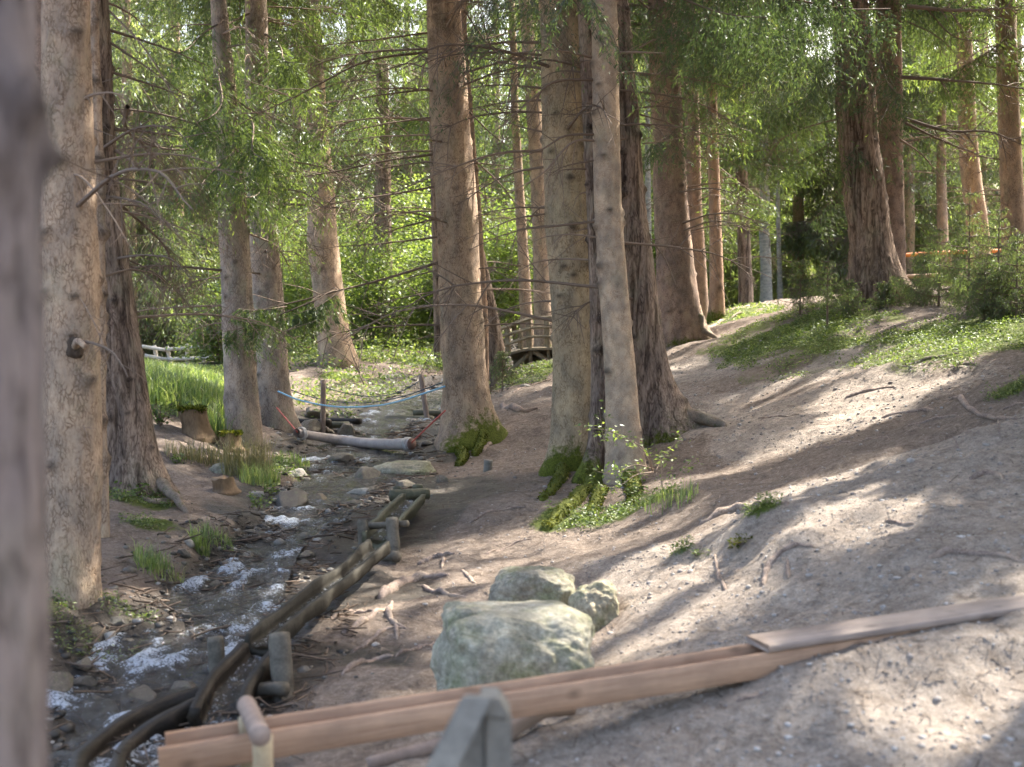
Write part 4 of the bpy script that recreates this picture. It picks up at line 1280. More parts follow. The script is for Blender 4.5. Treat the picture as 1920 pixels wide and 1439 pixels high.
def channel(P, R, w, depth, seed, wob=.17, half=True):
    """Hollowed log: U profile of outer radius R and wall w swept along P, walls reaching depth above the axis."""
    n = len(P)
    T, S, U = frames(P)
    a = np.linspace(math.pi, 2 * math.pi, 11)
    outer = [(-1.0, depth)] + [(math.cos(t), math.sin(t) * .9) for t in a] + [(1.0, depth)]
    k = 1 - w
    inner = [(k, depth)] + [(k * math.cos(t), .8 * k * math.sin(t)) for t in a[::-1]] + [(-k, depth)]
    pr = np.array(outer + inner)
    m = len(pr)
    R = np.broadcast_to(np.asarray(R, float), (n,))
    d = np.cumsum(np.r_[0, np.linalg.norm(np.diff(P, axis=0), axis=1)])
    nz = 1 + wob * fbm(pr[None, :, 0] * 1.2 + seed, pr[None, :, 1] * 1.2 + 0 * d[:, None], d[:, None] * 4 + 0 * pr[None, :, 0], seed, 3)
    V = P[:, None] + S[:, None] * (pr[None, :, 0] * R[:, None] * nz)[..., None] + U[:, None] * (pr[None, :, 1] * R[:, None] * nz)[..., None]
    i = np.arange(n - 1)[:, None] * m
    j = np.arange(m)[None]
    kx = (j + 1) % m
    Fq = np.stack([i + j, i + kx, i + m + kx, i + m + j], -1).reshape(-1, 4)
    mb = MB()
    mb.add(V.reshape(-1, 3), Fq)
    h = m // 2
    for e, flip in ((0, 0), (n - 1, 1)):
        for q in range(h - 1):
            f = [e * m + q, e * m + q + 1, e * m + m - 2 - q, e * m + m - 1 - q]
            mb.q.append(np.array([f if flip else f[::-1]]))
            mb.qm.append(np.zeros(1, int))
    return mb, (T, S, U)


def flume(label, pts, R, w, depth, mat, seed, water=True, n=40):
    P = curve([hit(px, py, h, Y0) for px, py, h, Y0 in pts], n)
    root = thing('log_flume', label, 'water chute', P[len(P) // 2], 'hollowed log chutes in the brook')
    mb, (T, S, U) = channel(P, R, w, depth, seed)
    mb.build('channel', mat, root, loc=P[len(P) // 2])
    if water:
        R_ = np.broadcast_to(np.asarray(R, float), (n,))
        c = np.linspace(-1, 1, 9)
        hgt = -.25 + .10 * fbm(np.arange(n)[:, None] * .7 + 0 * c, c[None] * 2 + 0 * np.arange(n)[:, None], None, seed, 2)
        V = P[:, None] + S[:, None] * (c[None] * R_[:, None] * (1 - w) * .86)[..., None] + U[:, None] * (hgt * R_[:, None])[..., None]
        i = (np.arange(n - 1)[:, None] * 9 + np.arange(8)[None]).ravel()
        wm = MB()
        wm.add(V.reshape(-1, 3), np.stack([i, i + 1, i + 10, i + 9], -1), foam=np.clip(.25 + .6 * vnoise(np.arange(n * 9) * .9, np.arange(n * 9) * .13, None, seed), 0, 1))
        wm.build('flowing_water', M['flume_water'], root, loc=P[len(P) // 2])
    return root


flume('mossy upper log chute below the low crossbar frame', [(776, 932, .14, 12.0), (748, 958, .15, 11.2), (706, 1006, .16, 9.8)], .115, .34, .25, M['wood_mossy'], 1)
flume('long straight half log chute running down to the tall post frame', [(712, 1024, .17, 9.2), (640, 1086, .17, 8.2), (560, 1146, .17, 7.5), (488, 1205, .18, 6.7)], .086, .32, .5, M['wood_old'], 2, n=60)
flume('short steep dark chute spilling water between the two tall posts', [(492, 1222, .14, 6.7), (455, 1258, .11, 6.3), (425, 1300, .08, 6.0), (412, 1345, .05, 5.6)], np.linspace(.12, .135, 40), .36, .35, M['wood_wet'], 3)
flume('curved dark wet log chute bending down to the lower left', [(388, 1310, .08, 6.0), (330, 1330, .08, 5.75), (255, 1368, .08, 5.4), (200, 1415, .08, 5.05), (175, 1475, .08, 4.8)], np.linspace(.115, .105, 60), .52, .35, M['wood_wet'], 4, n=60)


def log_frame(label, posts, bars, mat, grp='log trestles holding the chutes'):
    p0 = hit(*posts[0][1][:2], 0.0, posts[0][1][2])
    root = thing('log_trestle', label, 'trestle', p0, grp)
    for k, (top, bot, r) in enumerate(posts):
        b = hit(bot[0], bot[1], 0.0, bot[2])
        a = at(top[0], top[1], b[1] + top[2] - bot[2])
        depth = b[1] - bot[2]
        b[2] -= .08
        mb = MB()
        P = np.linspace(b, a, 14)
        rr = np.full(14, r)
        rr[-1] = r * .9
        add_tube(mb, P, rr, 18, .07, 20 + k)
        mb.build('post', mat, root, loc=p0)
    for k, (q, r) in enumerate(bars):
        mb = MB()
        add_tube(mb, curve([at(x[0], x[1], x[2] + depth) for x in q], 10), r, 14, .08, 40 + k)
        mb.build('crossbar', mat, root, loc=p0)


log_frame('pair of thick weathered posts flanking the steep dark chute', [((404, 1194, 6.5), (410, 1296, 6.45), .044), ((524, 1188, 6.35), (532, 1316, 6.2), .054)],
          [([(400, 1296, 6.4), (535, 1292, 6.15)], .035)], M['wood_post'])
log_frame('grey post and rail frame at the head of the long straight chute', [((680, 975, 9.45), (682, 1044, 9.4), .040), ((735, 972, 9.2), (741, 1056, 9.05), .047)],
          [([(676, 988, 9.45), (764, 982, 9.2)], .026), ([(676, 1040, 9.4), (745, 1044, 9.0)], .04)], M['wood_post'])
log_frame('low dark crossbar on two stubs, farthest upstream of the chute frames', [((745, 913, 12.1), (745, 946, 12.05), .042), ((783, 909, 12.2), (783, 945, 12.2), .046)],
          [([(731, 929, 11.98), (768, 928, 12.03), (803, 926, 12.1)], .05)], M['wood_mossy'])

# ---- the square plank trough in front
tr_l, tr_r = at(296, 1404, 3.9), at(1452, 1224, 4.62)
ax = unit(tr_r - tr_l)
sd = unit(np.cross(ax, [0, 0, 1.0]))           # towards the camera side is negative
if sd[1] > 0:
    sd = -sd
up = np.cross(sd, ax) * (1 if np.cross(sd, ax)[2] > 0 else -1)
Rm = Matrix(((ax[0], -sd[0], up[0]), (ax[1], -sd[1], up[1]), (ax[2], -sd[2], up[2])))


def beam_local(mb, x0, x1, y0, y1, z0, z1, bev=.004, nx=24, seed=0):
    """A plank between local limits with rounded long edges."""
    b = min(bev, (z1 - z0) / 3, (y1 - y0) / 3)
    prof = np.array([(y0 + b, z0), (y1 - b, z0), (y1, z0 + b), (y1, z1 - b), (y1 - b, z1), (y0 + b, z1), (y0, z1 - b), (y0, z0 + b)])
    X = np.linspace(x0, x1, nx)
    wob = .0025 * np.stack([vnoise(X * 1.7 + seed, X * 0, None, seed), vnoise(X * 1.7 + seed, X * 0 + 9, None, seed)], -1)
    V = np.concatenate([np.repeat(X[:, None, None], 8, 1), prof[None] + wob[:, None]], -1).reshape(-1, 3)
    i = np.arange(nx - 1)[:, None] * 8
    j = np.arange(8)[None]
    Fq = np.stack([i + j, i + (j + 1) % 8, i + 8 + (j + 1) % 8, i + 8 + j], -1).reshape(-1, 4)
    n0 = mb.n
    mb.add(V, Fq)
    for e in (0, (nx - 1) * 8):
        q = np.array([[0, 1, 2, 3], [0, 3, 4, 7], [7, 4, 5, 6]]) + e + n0
        mb.q.append(q)
        mb.qm.append(np.zeros(3, int))
    return mb


root = thing('plank_trough', 'long reddish brown plank trough slanting across the foreground, bleached cover board at its right', 'water trough', tr_l)
root.rotation_euler = Rm.to_euler()
LEN = float(np.linalg.norm(tr_r - tr_l))
TL = LEN + 1.05
beam_local(MB(), 0, 1, 0, 1, 0, 1)
for nm, lim, mt in (('side_board', (0.0, TL, 0, .022, -.092, 0), 'wood_plank'), ('side_board', (.03, TL, .118, .140, -.09, .004), 'wood_plank'), ('bottom_board', (.01, TL, .0225, .1175, -.09, -.068), 'wood_plank'),
                    ('cover_board', (LEN - .03, TL + .3, -.014, .152, .005, .032), 'wood_cover')):
    beam_local(MB(), *lim, seed=int(lim[2] * 100)).build(nm, M[mt], root)
    if nm == 'bottom_board':
        pass

# ---- the round crossbar and its pole that carry the trough
p0 = at(490, 1400, 3.86)
root = thing('trough_support', 'pale round pole with a greying log across the top, holding the plank trough', 'support', p0)
mb = MB()
add_tube(mb, np.linspace(at(462, 1322, 4.12), at(489, 1381, 3.72), 12), .031, 20, .03, 3)
mb.build('crossbar', M['wood_poleg'], root, loc=p0)
for px, yy, rr in ((492, 3.80, .031), (462, 4.10, .026)):
    a = at(px, 1380 if yy < 4 else 1345, yy)
    mb = MB()
    bb = np.array([a[0] + .01, a[1], gz(a[0], a[1]) - .1])
    add_tube(mb, np.linspace(bb, a, 12), rr, 18, .03, 5)
    mb.build('pole', M['wood_pole'], root, loc=p0)

# ---- grey stake nearest the camera
def slab(poly, Y0, Y1, name, mat, parent, base, bev=.004):
    """A board whose outline is given in pixels at depth Y0 (one value per corner allowed), Y1 - Y0 thick."""
    ys_ = Y0 if isinstance(Y0, (list, tuple)) else [Y0] * len(poly)
    f = [at(x, y, d) for (x, y), d in zip(poly, ys_)]
    b = [p + np.array([0, Y1, 0]) for p in f]
    n = len(poly)
    bmx = bmesh.new()
    vs = [bmx.verts.new(p - base) for p in f + b]
    bmx.faces.new(vs[:n])
    bmx.faces.new(vs[n:][::-1])
    for q in range(n):
        bmx.faces.new([vs[q], vs[n + q], vs[n + (q + 1) % n], vs[(q + 1) % n]])
    bmesh.ops.recalc_face_normals(bmx, faces=bmx.faces)
    bmesh.ops.bevel(bmx, geom=list(bmx.edges), offset=bev, segments=2, affect='EDGES')
    me = bpy.data.meshes.new(name)
    bmx.to_mesh(me)
    bmx.free()
    me.materials.append(mat)
    o = bpy.data.objects.new(name, me)
    C.objects.link(o)
    o.parent = parent
    return o


Yp = 2.6
pa = at(905, 1439, Yp)
root = thing('wooden_stake', 'weathered grey stake of two planks with a slanting brace, cropped by the bottom edge', 'stake', pa)
slab([(862, 1345), (909, 1341), (909, 1700), (862, 1700)], Yp, .05, 'plank', M['wood_grey'], root, pa)
slab([(910, 1340), (959, 1352), (960, 1700), (910, 1700)], Yp - .012, .06, 'plank', M['wood_grey'], root, pa)
slab([(898, 1309), (936, 1312), (958, 1349), (912, 1346)], Yp - .02, .09, 'cap_board', M['wood_grey'], root, pa)
slab([(868, 1309), (924, 1311), (800, 1560), (738, 1560)], [Yp - .045, Yp - .045, Yp - .16, Yp - .16], .03, 'brace', M['wood_grey'], root, pa)

# ---- loose timber under the trough
mb = MB()
add_tube(mb, curve([on_ground(950, 1392, 4.45) + [0, 0, .03], on_ground(1010, 1362, 4.75) + [0, 0, .045], on_ground(1072, 1345, 5.0) + [0, 0, .03]], 16), np.linspace(.03, .021, 16), 10, .18, 8)
one('broken_branch', mb, [M['twig_dead']], 'orange brown broken branch lying under the plank trough', 'branch')
mb = MB()
add_tube(mb, curve([on_ground(690, 1445, 4.4) + [0, 0, .02], on_ground(840, 1408, 4.6) + [0, 0, .03]], 12), .026, 10, .1, 9)
one('fallen_pole', mb, [M['wood_poleg']], 'pale pole lying on the ground left of the grey stake', 'pole')

# ---- boulders
def boulder(px, py, Y, dims, seed, label, rz=0.0, tilt=0.0, boxy=.62, mat='boulder', amp=.16, name='boulder', sub=6, zf=.62):
    V, Fc = rock_verts(sub, dims, seed, boxy, amp, 1.2, .035)
    c_, s_ = math.cos(tilt), math.sin(tilt)
    V = np.stack([V[:, 0] * c_ - V[:, 2] * s_, V[:, 1], V[:, 0] * s_ + V[:, 2] * c_], -1)
    V = rotz(V, rz) + hit(px, py, 0.0, Y) + [0, dims[1] * .85, dims[2] * zf]
    mb = MB()
    mb.add(V, Fc)
    return one(name, mb, [M[mat]], label, 'boulder')


boulder(962, 1318, 5.8, (.32, .31, .225), 4, 'largest lichen covered boulder with a flat sunlit top behind the plank trough', .16, -.07, .42, zf=.5)
boulder(999, 1152, 7.0, (.225, .19, .145), 9, 'rounded mossy boulder leaning behind the largest one', -.1, .08, .66)
boulder(1119, 1182, 7.0, (.118, .13, .135), 15, 'small greenish boulder at the right shoulder of the largest one', .3, .15, .66)

# ---- swing log, ropes and posts over the brook
P = curve([hit(556, 812, .12, 16.3), hit(640, 826, .12, 16.1), hit(710, 833, .12, 15.9), hit(772, 833, .12, 15.7)], 28)
root = thing('swing_log', 'bleached round log slung on red ropes across the brook', 'log', P[14])
mb = MB()
add_tube(mb, P, np.linspace(.055, .072, 28), 18, .07, 12, caps=False)
mb.build('beam', M['wood_log'], root, loc=P[14])
mb = MB()
d = unit(P[-1] - P[-2])
add_tube(mb, np.array([P[-1] - d * .01, P[-1] + d * .006]), [.072, .068], 18)
mb.build('cut_end', M['wood_end'], root, loc=P[14])
for pts in ([(519, 765, 16.7), (540, 790, P[0][1] * .5 + 8.3), (558, 811, P[0][1])], [(770, 832, P[-1][1]), (800, 803, P[-1][1] * .5 + 7.6), (835, 770, 15.1)]):
    mb = MB()
    add_tube(mb, curve([at(*q) for q in pts], 10), .011, 6)
    mb.build('hanging_rope', M['rope_red'], root, loc=P[14])
for cpos, ax_ in ((P[1], P[1] - P[0]), (P[-2], P[-1] - P[-2])):
    mb = MB()
    th = np.linspace(0, 6.283 * 3, 40)
    t_, s_, u_ = frames(np.array([cpos - ax_, cpos, cpos + ax_]))
    rr = .062 if cpos is P[1] else .078
    add_tube(mb, cpos + s_[1] * (np.cos(th) * rr)[:, None] + u_[1] * (np.sin(th) * rr)[:, None] + t_[1] * (np.linspace(-.03, .03, 40))[:, None], .008, 5)
    mb.build('lashing', M['rope_white'], root, loc=P[14])


def rope(label, pts, r, mat):
    mb = MB()
    add_tube(mb, curve([at(*q) for q in pts], 40), r, 6)
    return one('rope', mb, [M[mat]], label, 'rope')


rope('sagging light blue rope stretched between the pair of trunks and the central spruce', [(521, 734, 16.7), (560, 750, 16.6), (620, 762, 16.4), (680, 763, 16.2), (740, 755, 15.9), (834, 725, 15.25)], .011, 'rope_blue')
rope('thin dark blue rope sagging from the trunk to the central spruce behind the light one', [(536, 728, 17.0), (575, 742, 17.6), (620, 752, 18.0), (680, 756, 18), (750, 745, 17.6), (845, 712, 16.0)], .007, 'rope_dark')
rope('thin dark blue rope slung between the tops of the two round posts', [(606, 726, 18.6), (650, 738, 18.9), (700, 744, 19.2), (750, 735, 19.5), (797, 708, 19.8)], .007, 'rope_dark')


def post(label, top, bot, r, mat='wood_old', name='wooden_post', cat='post'):
    b = hit(bot[0], bot[1], 0.0, bot[2])
    a = at(top[0], top[1], b[1] + top[2] - bot[2])
    b[2] -= .1
    mb = MB()
    add_tube(mb, np.linspace(b, a, 10), r, 14, .05, 7)
    return one(name, mb, [M[mat]], label, cat)


post('upright round post left of two that carry the dark rope', (606, 713, 18.6), (605, 816, 18.5), .037, 'wood_poleg')
post('slightly tilted round post right of two that carry the dark rope', (789, 703, 19.9), (803, 790, 19.7), .038, 'wood_poleg')
post('short grey stub of wood standing on the bare slope below the central spruce', (916, 863, 14.0), (912, 884, 14.0), .045, 'wood_grey', 'wooden_stub')
for k, (px, py, Y, l, an) in enumerate([(576, 792, 19.2, .34, .1), (615, 797, 19.0, .3, .15), (672, 797, 19.6, .26, .1), (702, 797, 19.8, .3, -.05), (738, 791, 20.0, .34, .1), (768, 786, 20.3, .36, .12), (640, 790, 19.8, .3, 0.), (812, 775, 20.4, .3, .2)]):
    c = hit(px, py, .035, Y)
    dv = np.array([math.cos(an), math.sin(an) - .5, .02]) * l
    mb = MB()
    add_tube(mb, np.linspace(c - dv, c + dv, 8), .05, 12, .1, k)
    one('step_log', mb, [M['wood_mossy' if k % 2 else 'wood_wet']], 'short dark round log laid across the brook behind the swing log', 'log', 'short logs across the brook')

# ---- stumps and dead wood on the left bank
def stump(px, py, Y, r, h, label, lean=(0, 0), mat='wood_rot', moss=True, seed=1):
    b = on_ground(px, py, Y)
    root = thing('tree_stump', label, 'stump', b)
    n, sg = 16, 28
    th = np.arange(sg) * 6.283 / sg
    t = np.linspace(-.15, 1, n)[:, None]
    R = r * (1 + .45 * np.exp(-np.clip(t, 0, 1) * 4) * (1 + .3 * np.cos(4 * th[None])) + .10 * fbm(np.cos(th)[None] * 2 + seed, np.sin(th)[None] * 2 + 0 * t, t * 2 + 0 * th[None], seed, 3))
    hh = h * (1 + .18 * vnoise(np.cos(th) * 2.3 + seed, np.sin(th) * 2.3, None, seed))[None]
    V = np.stack([R * np.cos(th)[None] + lean[0] * t * h, R * np.sin(th)[None] + lean[1] * t * h, t * hh + 0 * R], -1).reshape(-1, 3)
    i = np.arange(n - 1)[:, None] * sg
    j = np.arange(sg)[None]
    mb = MB()
    mb.add(V, np.stack([i + j, i + (j + 1) % sg, i + sg + (j + 1) % sg, i + sg + j], -1).reshape(-1, 4))
    c = len(V)
    mb.add([V[-sg:].mean(0) - [0, 0, .02]], np.array([[(n - 1) * sg + a, (n - 1) * sg + (a + 1) % sg, c] for a in range(sg)]) - mb.n)
    mb.build('stump_wood', M[mat], root)
    if moss:
        m2 = MB()
        k = 500
        a, rr = RNG.random(k) * 6.283, r * 1.02 * np.sqrt(RNG.random(k))
        p = np.stack([rr * np.cos(a) + lean[0] * h, rr * np.sin(a) + lean[1] * h, h * (1 + .1 * RNG.random(k))], -1)
        d = unit(np.stack([np.cos(a) * .6, np.sin(a) * .6, RNG.normal(.1, .6, k)], -1))
        w = unit(np.cross(d, RNG.normal(0, 1, (k, 3)))) * .012
        m2.add(np.stack([p, p + d * .02 + w, p + d * .045, p + d * .02 - w], 1).reshape(-1, 3), quads(k), tint=np.repeat(RNG.random(k), 4))
        m2.build('moss_cap', M['mossleaf'], root, smooth=False)


stump(372, 822, 14.6, .145, .32, 'leaning rotten stump with a moss green top on the left bank', (-.22, 0), seed=3)
stump(432, 842, 14.4, .115, .17, 'low mossy stump at the foot of the front grey trunk', seed=5)
stump(424, 922, 12.3, .10, .13, 'broken brown stump at the edge of the brook by the grass', (-.3, 0), moss=False, seed=8)
V, Fc = rock_verts(4, (.16, .14, .09), 61, .8, .2)
mb = MB(); mb.add(V + on_ground(422, 884, 12.9), Fc)
one('stone', mb, [M['boulder']], 'greenish grey stone beside the tall grass on the left bank', 'stone')
V, Fc = rock_verts(4, (.34, .26, .13), 66, .8, .2)
mb = MB(); mb.add(V + on_ground(757, 888, 13.6), Fc)
one('stone', mb, [M['boulder']], 'low mossy hump of stone in the brook left of the bare slope', 'stone')

# ---- arched footbridge
p0 = at(993, 670, 25)
br = thing('footbridge', 'small arched wooden footbridge with round rails above the brook', 'bridge', p0)


def bar(name, pts, r, mat='wood_bridge', seg=10, n=12):
    mb = MB()
    add_tube(mb, curve([at(*q) for q in pts], n), r, seg, .05, len(pts) + int(pts[0][0]))
    return mb.build(name, M[mat], br, loc=p0)


for dY in (0, 1.0):
    s = 1 - dY * .02
    sx = -4 * dY
    for top, bot, r in (((953, 612), (955, 668), .036), ((993, 597), (995, 678), .04), ((1027, 597), (1029, 676), .038), ((1062, 598), (1063, 676), .038), ((977, 624), (978, 656), .03)):
        bar('post', [(top[0] + sx, top[1] * 1 - dY, 25 + dY), (bot[0] + sx, bot[1] - 2 * dY, 25 + dY)], r, n=6)
    for q in ([(926, 622), (958, 611), (989, 600), (1000, 597.5), (1034, 595.5), (1075, 597)], [(930, 635), (960, 626), (989, 618), (1000, 615), (1034, 614), (1075, 615)], [(936, 652), (962, 643), (989, 634), (1000, 632), (1034, 632), (1075, 633)]):
        bar('rail', [(x + sx, y_ - dY, 25 + dY - .05) for x, y_ in q], .026, n=24)
mb = MB()
A, B = curve([at(x, y_, 24.85) for x, y_ in ((938, 667), (962, 660), (990, 653.5), (1034, 652.5), (1080, 655))], 30), curve([at(x, y_, 26.1) for x, y_ in ((934, 664), (958, 657), (986, 651.5), (1030, 650.5), (1076, 653))], 30)
dn = np.array([0, 0, -.045])
V = np.stack([A, B, B + dn, A + dn], 1).reshape(-1, 3)
i = np.arange(29)[:, None] * 4
j = np.arange(4)[None]
mb.add(V, np.concatenate([np.stack([i + j, i + (j + 1) % 4, i + 4 + (j + 1) % 4, i + 4 + j], -1).reshape(-1, 4), [[0, 1, 2, 3], [119, 118, 117, 116]]]))
mb.build('deck', M['wood_bridge'], br, smooth=False, loc=p0)
for pts, r in (([(962, 692, 25), (992, 664, 25)], .05), ([(1000, 658, 25), (1026, 677, 25)], .05), ([(958, 671, 25.3), (992, 661, 25.3)], .07), ([(996, 660, 25.3), (1080, 662, 25.3)], .07), ([(962, 676, 25.7), (1080, 668, 25.7)], .1)):
    bar('brace', pts, r, 'wood_bridge', n=6)

# ---- rail fences
p0 = at(340, 680, 26)
fe = thing('rail_fence', 'crooked pale split rail fence behind the sunlit meadow grass', 'fence', p0)
for top, bot in (((289, 648), (297, 690)), ((313, 650), (322, 690)), ((350, 645), (352, 690)), ((386, 646), (381, 692))):
    mb = MB()
    add_tube(mb, np.linspace(at(*bot, 26), at(*top, 26), 6), .042, 8, .06)
    mb.build('post', M['wood_fence'], fe, loc=p0)
for q in (((266, 650), (312, 657)), ((310, 656), (380, 651)), ((376, 651), (409, 652)), ((272, 667), (316, 675)), ((312, 674), (404, 671))):
    mb = MB()
    add_tube(mb, np.linspace(at(*q[0], 25.9), at(*q[1], 25.9), 8), .036, 8, .1, int(q[0][0]))
    mb.build('rail', M['wood_fence'], fe, loc=p0)
p0 = at(1705, 500, 30)
fe = thing('rail_fence', 'low orange brown rail fence behind the larch and the young spruces', 'fence', p0)
for top, bot in (((1690, 474), (1690, 560)), ((1780, 470), (1780, 560)), ((1868, 470), (1868, 560))):
    mb = MB()
    add_tube(mb, np.linspace(at(*bot, 30), at(*top, 30), 6), .06, 8, .06)
    mb.build('post', M['wood_plank'], fe, loc=p0)
for q in (((1680, 480), (1785, 473)), ((1778, 474), (1900, 470)), ((1680, 520), (1785, 515)), ((1778, 516), (1900, 512))):
    mb = MB()
    add_tube(mb, np.linspace(at(*q[0], 29.9), at(*q[1], 29.9), 6), .045, 8)
    mb.build('rail', M['orange'] if q[0][1] < 500 else M['wood_plank'], fe, loc=p0)
mb = MB()
add_tube(mb, np.linspace(at(1233, 640, 30), at(1233, 600, 30), 6), .06, 8)
one('marker_post', mb, [M['orange']], 'small orange post glimpsed between the flared and the reddish trunk', 'post')

# ------------------------------------------------------------------ roots
def root_path(pts, lift=.3):
    """pixel, depth points laid on the ground."""
    W = [on_ground(*p) for p in pts]
    P = curve(W, 6 * len(pts) + 8)
    P[:, 2] = ground_z(P[:, 0], P[:, 1])
    return P


ROOTS = [
    ([(712, 1125, 8.0), (745, 1102, 8.35), (790, 1082, 8.6), (845, 1079, 8.6)], .036), ([(735, 1130, 7.8), (728, 1150, 7.6), (742, 1172, 7.4), (765, 1180, 7.3)], .018), ([(790, 1100, 8.3), (830, 1112, 8.2), (880, 1122, 8.1)], .018),
    ([(785, 1060, 8.9), (815, 1046, 9.1), (855, 1040, 9.2)], .024), ([(832, 1048, 9.0), (828, 1068, 8.8)], .014), ([(865, 1070, 8.7), (892, 1095, 8.4)], .014), ([(640, 1190, 7.2), (690, 1162, 7.5), (735, 1140, 7.7)], .02),
    ([(660, 1225, 6.8), (720, 1185, 7.2), (760, 1180, 7.3)], .014), ([(742, 1172, 7.4), (745, 1200, 7.1)], .011), ([(640, 1270, 6.3), (700, 1240, 6.6), (740, 1230, 6.7)], .016), ([(620, 1165, 7.6), (660, 1150, 7.8), (710, 1146, 7.8)], .018),
    ([(740, 1235, 6.6), (790, 1215, 6.8), (815, 1205, 6.9)], .012), ([(880, 985, 10.2), (930, 960, 10.5), (990, 950, 10.4)], .012), ([(910, 1042, 9.1), (960, 1022, 9.3), (1000, 1012, 9.5)], .010),
    ([(1310, 985, 8.4), (1390, 955, 8.2), (1480, 956, 7.8)], .055), ([(1430, 1100, 6.0), (1442, 1060, 6.5), (1480, 1030, 6.8), (1525, 1028, 6.7)], .028), ([(1478, 1085, 6.2), (1476, 1050, 6.6)], .018), ([(1360, 1110, 6.3), (1345, 1070, 6.8), (1340, 1040, 7.2)], .018),
    ([(1645, 785, 11.3), (1740, 770, 11.2), (1830, 775, 10.6), (1930, 790, 9.8)], .040), ([(1700, 800, 10.7), (1760, 785, 10.8), (1800, 780, 10.6)], .022), ([(1585, 748, 12.9), (1625, 735, 13.2), (1680, 726, 13.2)], .034), ([(1420, 786, 12.2), (1470, 782, 12), (1500, 778, 12)], .018),
    ([(1740, 1050, 6.1), (1780, 1035, 6.2), (1850, 1042, 6.0), (1930, 1058, 5.7)], .030), ([(1660, 980, 6.9), (1690, 985, 6.8), (1715, 985, 6.8)], .020), ([(1820, 900, 7.4), (1850, 890, 7.5), (1880, 900, 7.3)], .04), ([(1530, 840, 10.2), (1590, 830, 10.3), (1670, 825, 10.1)], .016),
    ([(1880, 770, 10.0), (1925, 755, 9.9)], .02), ([(1690, 690, 12.8), (1740, 675, 13.1), (1800, 665, 13.1)], .022), ([(1780, 690, 12.2), (1830, 685, 12.0)], .022), ([(1475, 714, 14.8), (1490, 707, 15)], .03), ([(940, 760, 17), (975, 772, 16.4), (1010, 768, 16)], .05),
    ([(905, 850, 14.6), (925, 822, 15.1), (940, 800, 15.4)], .03), ([(1330, 600, 21), (1380, 580, 22), (1440, 566, 22.5)], .06), ([(1300, 640, 20), (1345, 610, 20.5), (1400, 585, 21.5)], .06), ([(240, 930, 10.8), (290, 945, 10.5), (360, 940, 11)], .03),
    ([(960, 740, 18.4), (1000, 722, 18.8), (1035, 712, 18.8)], .02), ([(1580, 900, 8.9), (1600, 892, 9)], .014), ([(1770, 820, 9.2), (1800, 850, 8.6)], .012), ([(1870, 780, 9.7), (1875, 830, 8.9)], .010), ([(1380, 1320, 4.7), (1440, 1300, 4.75)], .012),
]
for k, (pts, r) in enumerate(ROOTS):
    P = root_path(pts)
    n = len(P)
    r = r * (.66 if pts[0][0] > 1000 else 1.15)
    P[:, 2] += r * .12
    P[0, 2] -= r * 1.4
    P[-1, 2] -= r * 1.4
    P[:, 2] += .35 * r * vnoise(np.arange(n) * .5, np.arange(n) * 0 + k, None, k)
    mb = MB()
    add_tube(mb, P, r * np.linspace(1.1, .7, n) * (.35 + .65 * np.sin(np.linspace(.12, 2.95, n)) ** .6) * (1 + .22 * vnoise(np.arange(n) * .8, np.zeros(n) + k, None, 4)), 10, .16, k)
    left = pts[0][0] < 1000
    one('exposed_root', mb, [M['root']], 'worn grey tree root lying bare on the needle slope right of the brook' if left else 'worn tree root crossing the trodden path on the right', 'tree root',
        'roots on the slope by the brook' if left else 'roots on the path')

# mossy roots that run down from the trunks
for ti, pts, r in ((15, [(1055, 880, 12.2), (1048, 905, 11.7), (1036, 930, 11.2), (1015, 965, 10.6)], .055), (17, [(1118, 900, 11.5), (1100, 940, 11.0), (1062, 985, 10.3), (1020, 1012, 9.8)], .075), (17, [(1135, 930, 11.4), (1120, 965, 10.6), (1105, 1000, 10.0)], .06),
                   (9, [(858, 840, 15.2), (868, 856, 14.7), (860, 876, 14.3)], .07), (9, [(905, 800, 15.4), (900, 835, 15.0), (890, 850, 14.7)], .065), (16, [(1180, 890, 11.3), (1190, 930, 10.6), (1178, 975, 10.0)], .06), (18, [(1268, 780, 12.75), (1305, 782, 12.65), (1360, 800, 12.35)], .075),
                   (19, [(1305, 590, 19.9), (1325, 600, 19.8), (1345, 602, 19.7)], .05), (4, [(300, 905, 10.9), (325, 930, 10.6), (352, 940, 10.4)], .045)):
    rt, axis, b, s = TR[ti]
    P = curve([at(*p) for p in pts], 20)
    gzs = ground_z(P[:, 0], P[:, 1])
    f = np.linspace(0, 1, 20)
    P[:, 2] = np.where(f > .3, np.maximum(gzs + r * .3 * (1 - f), np.minimum(P[:, 2], gzs + .22 * (1 - f))), P[:, 2])
    P[-1, 2] -= r
    mb = MB()
    green = ti in (9, 15, 16, 17)
    add_tube(mb, P, r * np.linspace(1.25, .55, 20), 14, .18, ti, moss=.95 if green else .3)
    mb.build('surface_root', M['root_moss'], rt, loc=b)
    if green:
        m2 = MB()
        k = 900
        i = RNG.integers(1, 19, k)
        T, S, U = frames(P)
        a = RNG.uniform(-.3, 3.4, k)
        n_ = S[i] * np.cos(a)[:, None] + U[i] * np.sin(a)[:, None]
        rr = (r * np.linspace(1.25, .55, 20))[i]
        p = P[i] + T[i] * RNG.uniform(-.03, .03, (k, 1)) + n_ * (rr * .95)[:, None]
        d = unit(n_ * .6 + RNG.normal(0, .5, (k, 3)) + [0, 0, -.8])
        w = unit(np.cross(d, RNG.normal(0, 1, (k, 3)))) * .009
        m2.add(np.stack([p, p + d * .012 + w * .7, p + d * .03, p + d * .012 - w * .7], 1).reshape(-1, 3), quads(k), tint=np.repeat(RNG.random(k) * .8, 4))
        m2.build('moss', M['mossleaf'], rt, smooth=False, loc=b)

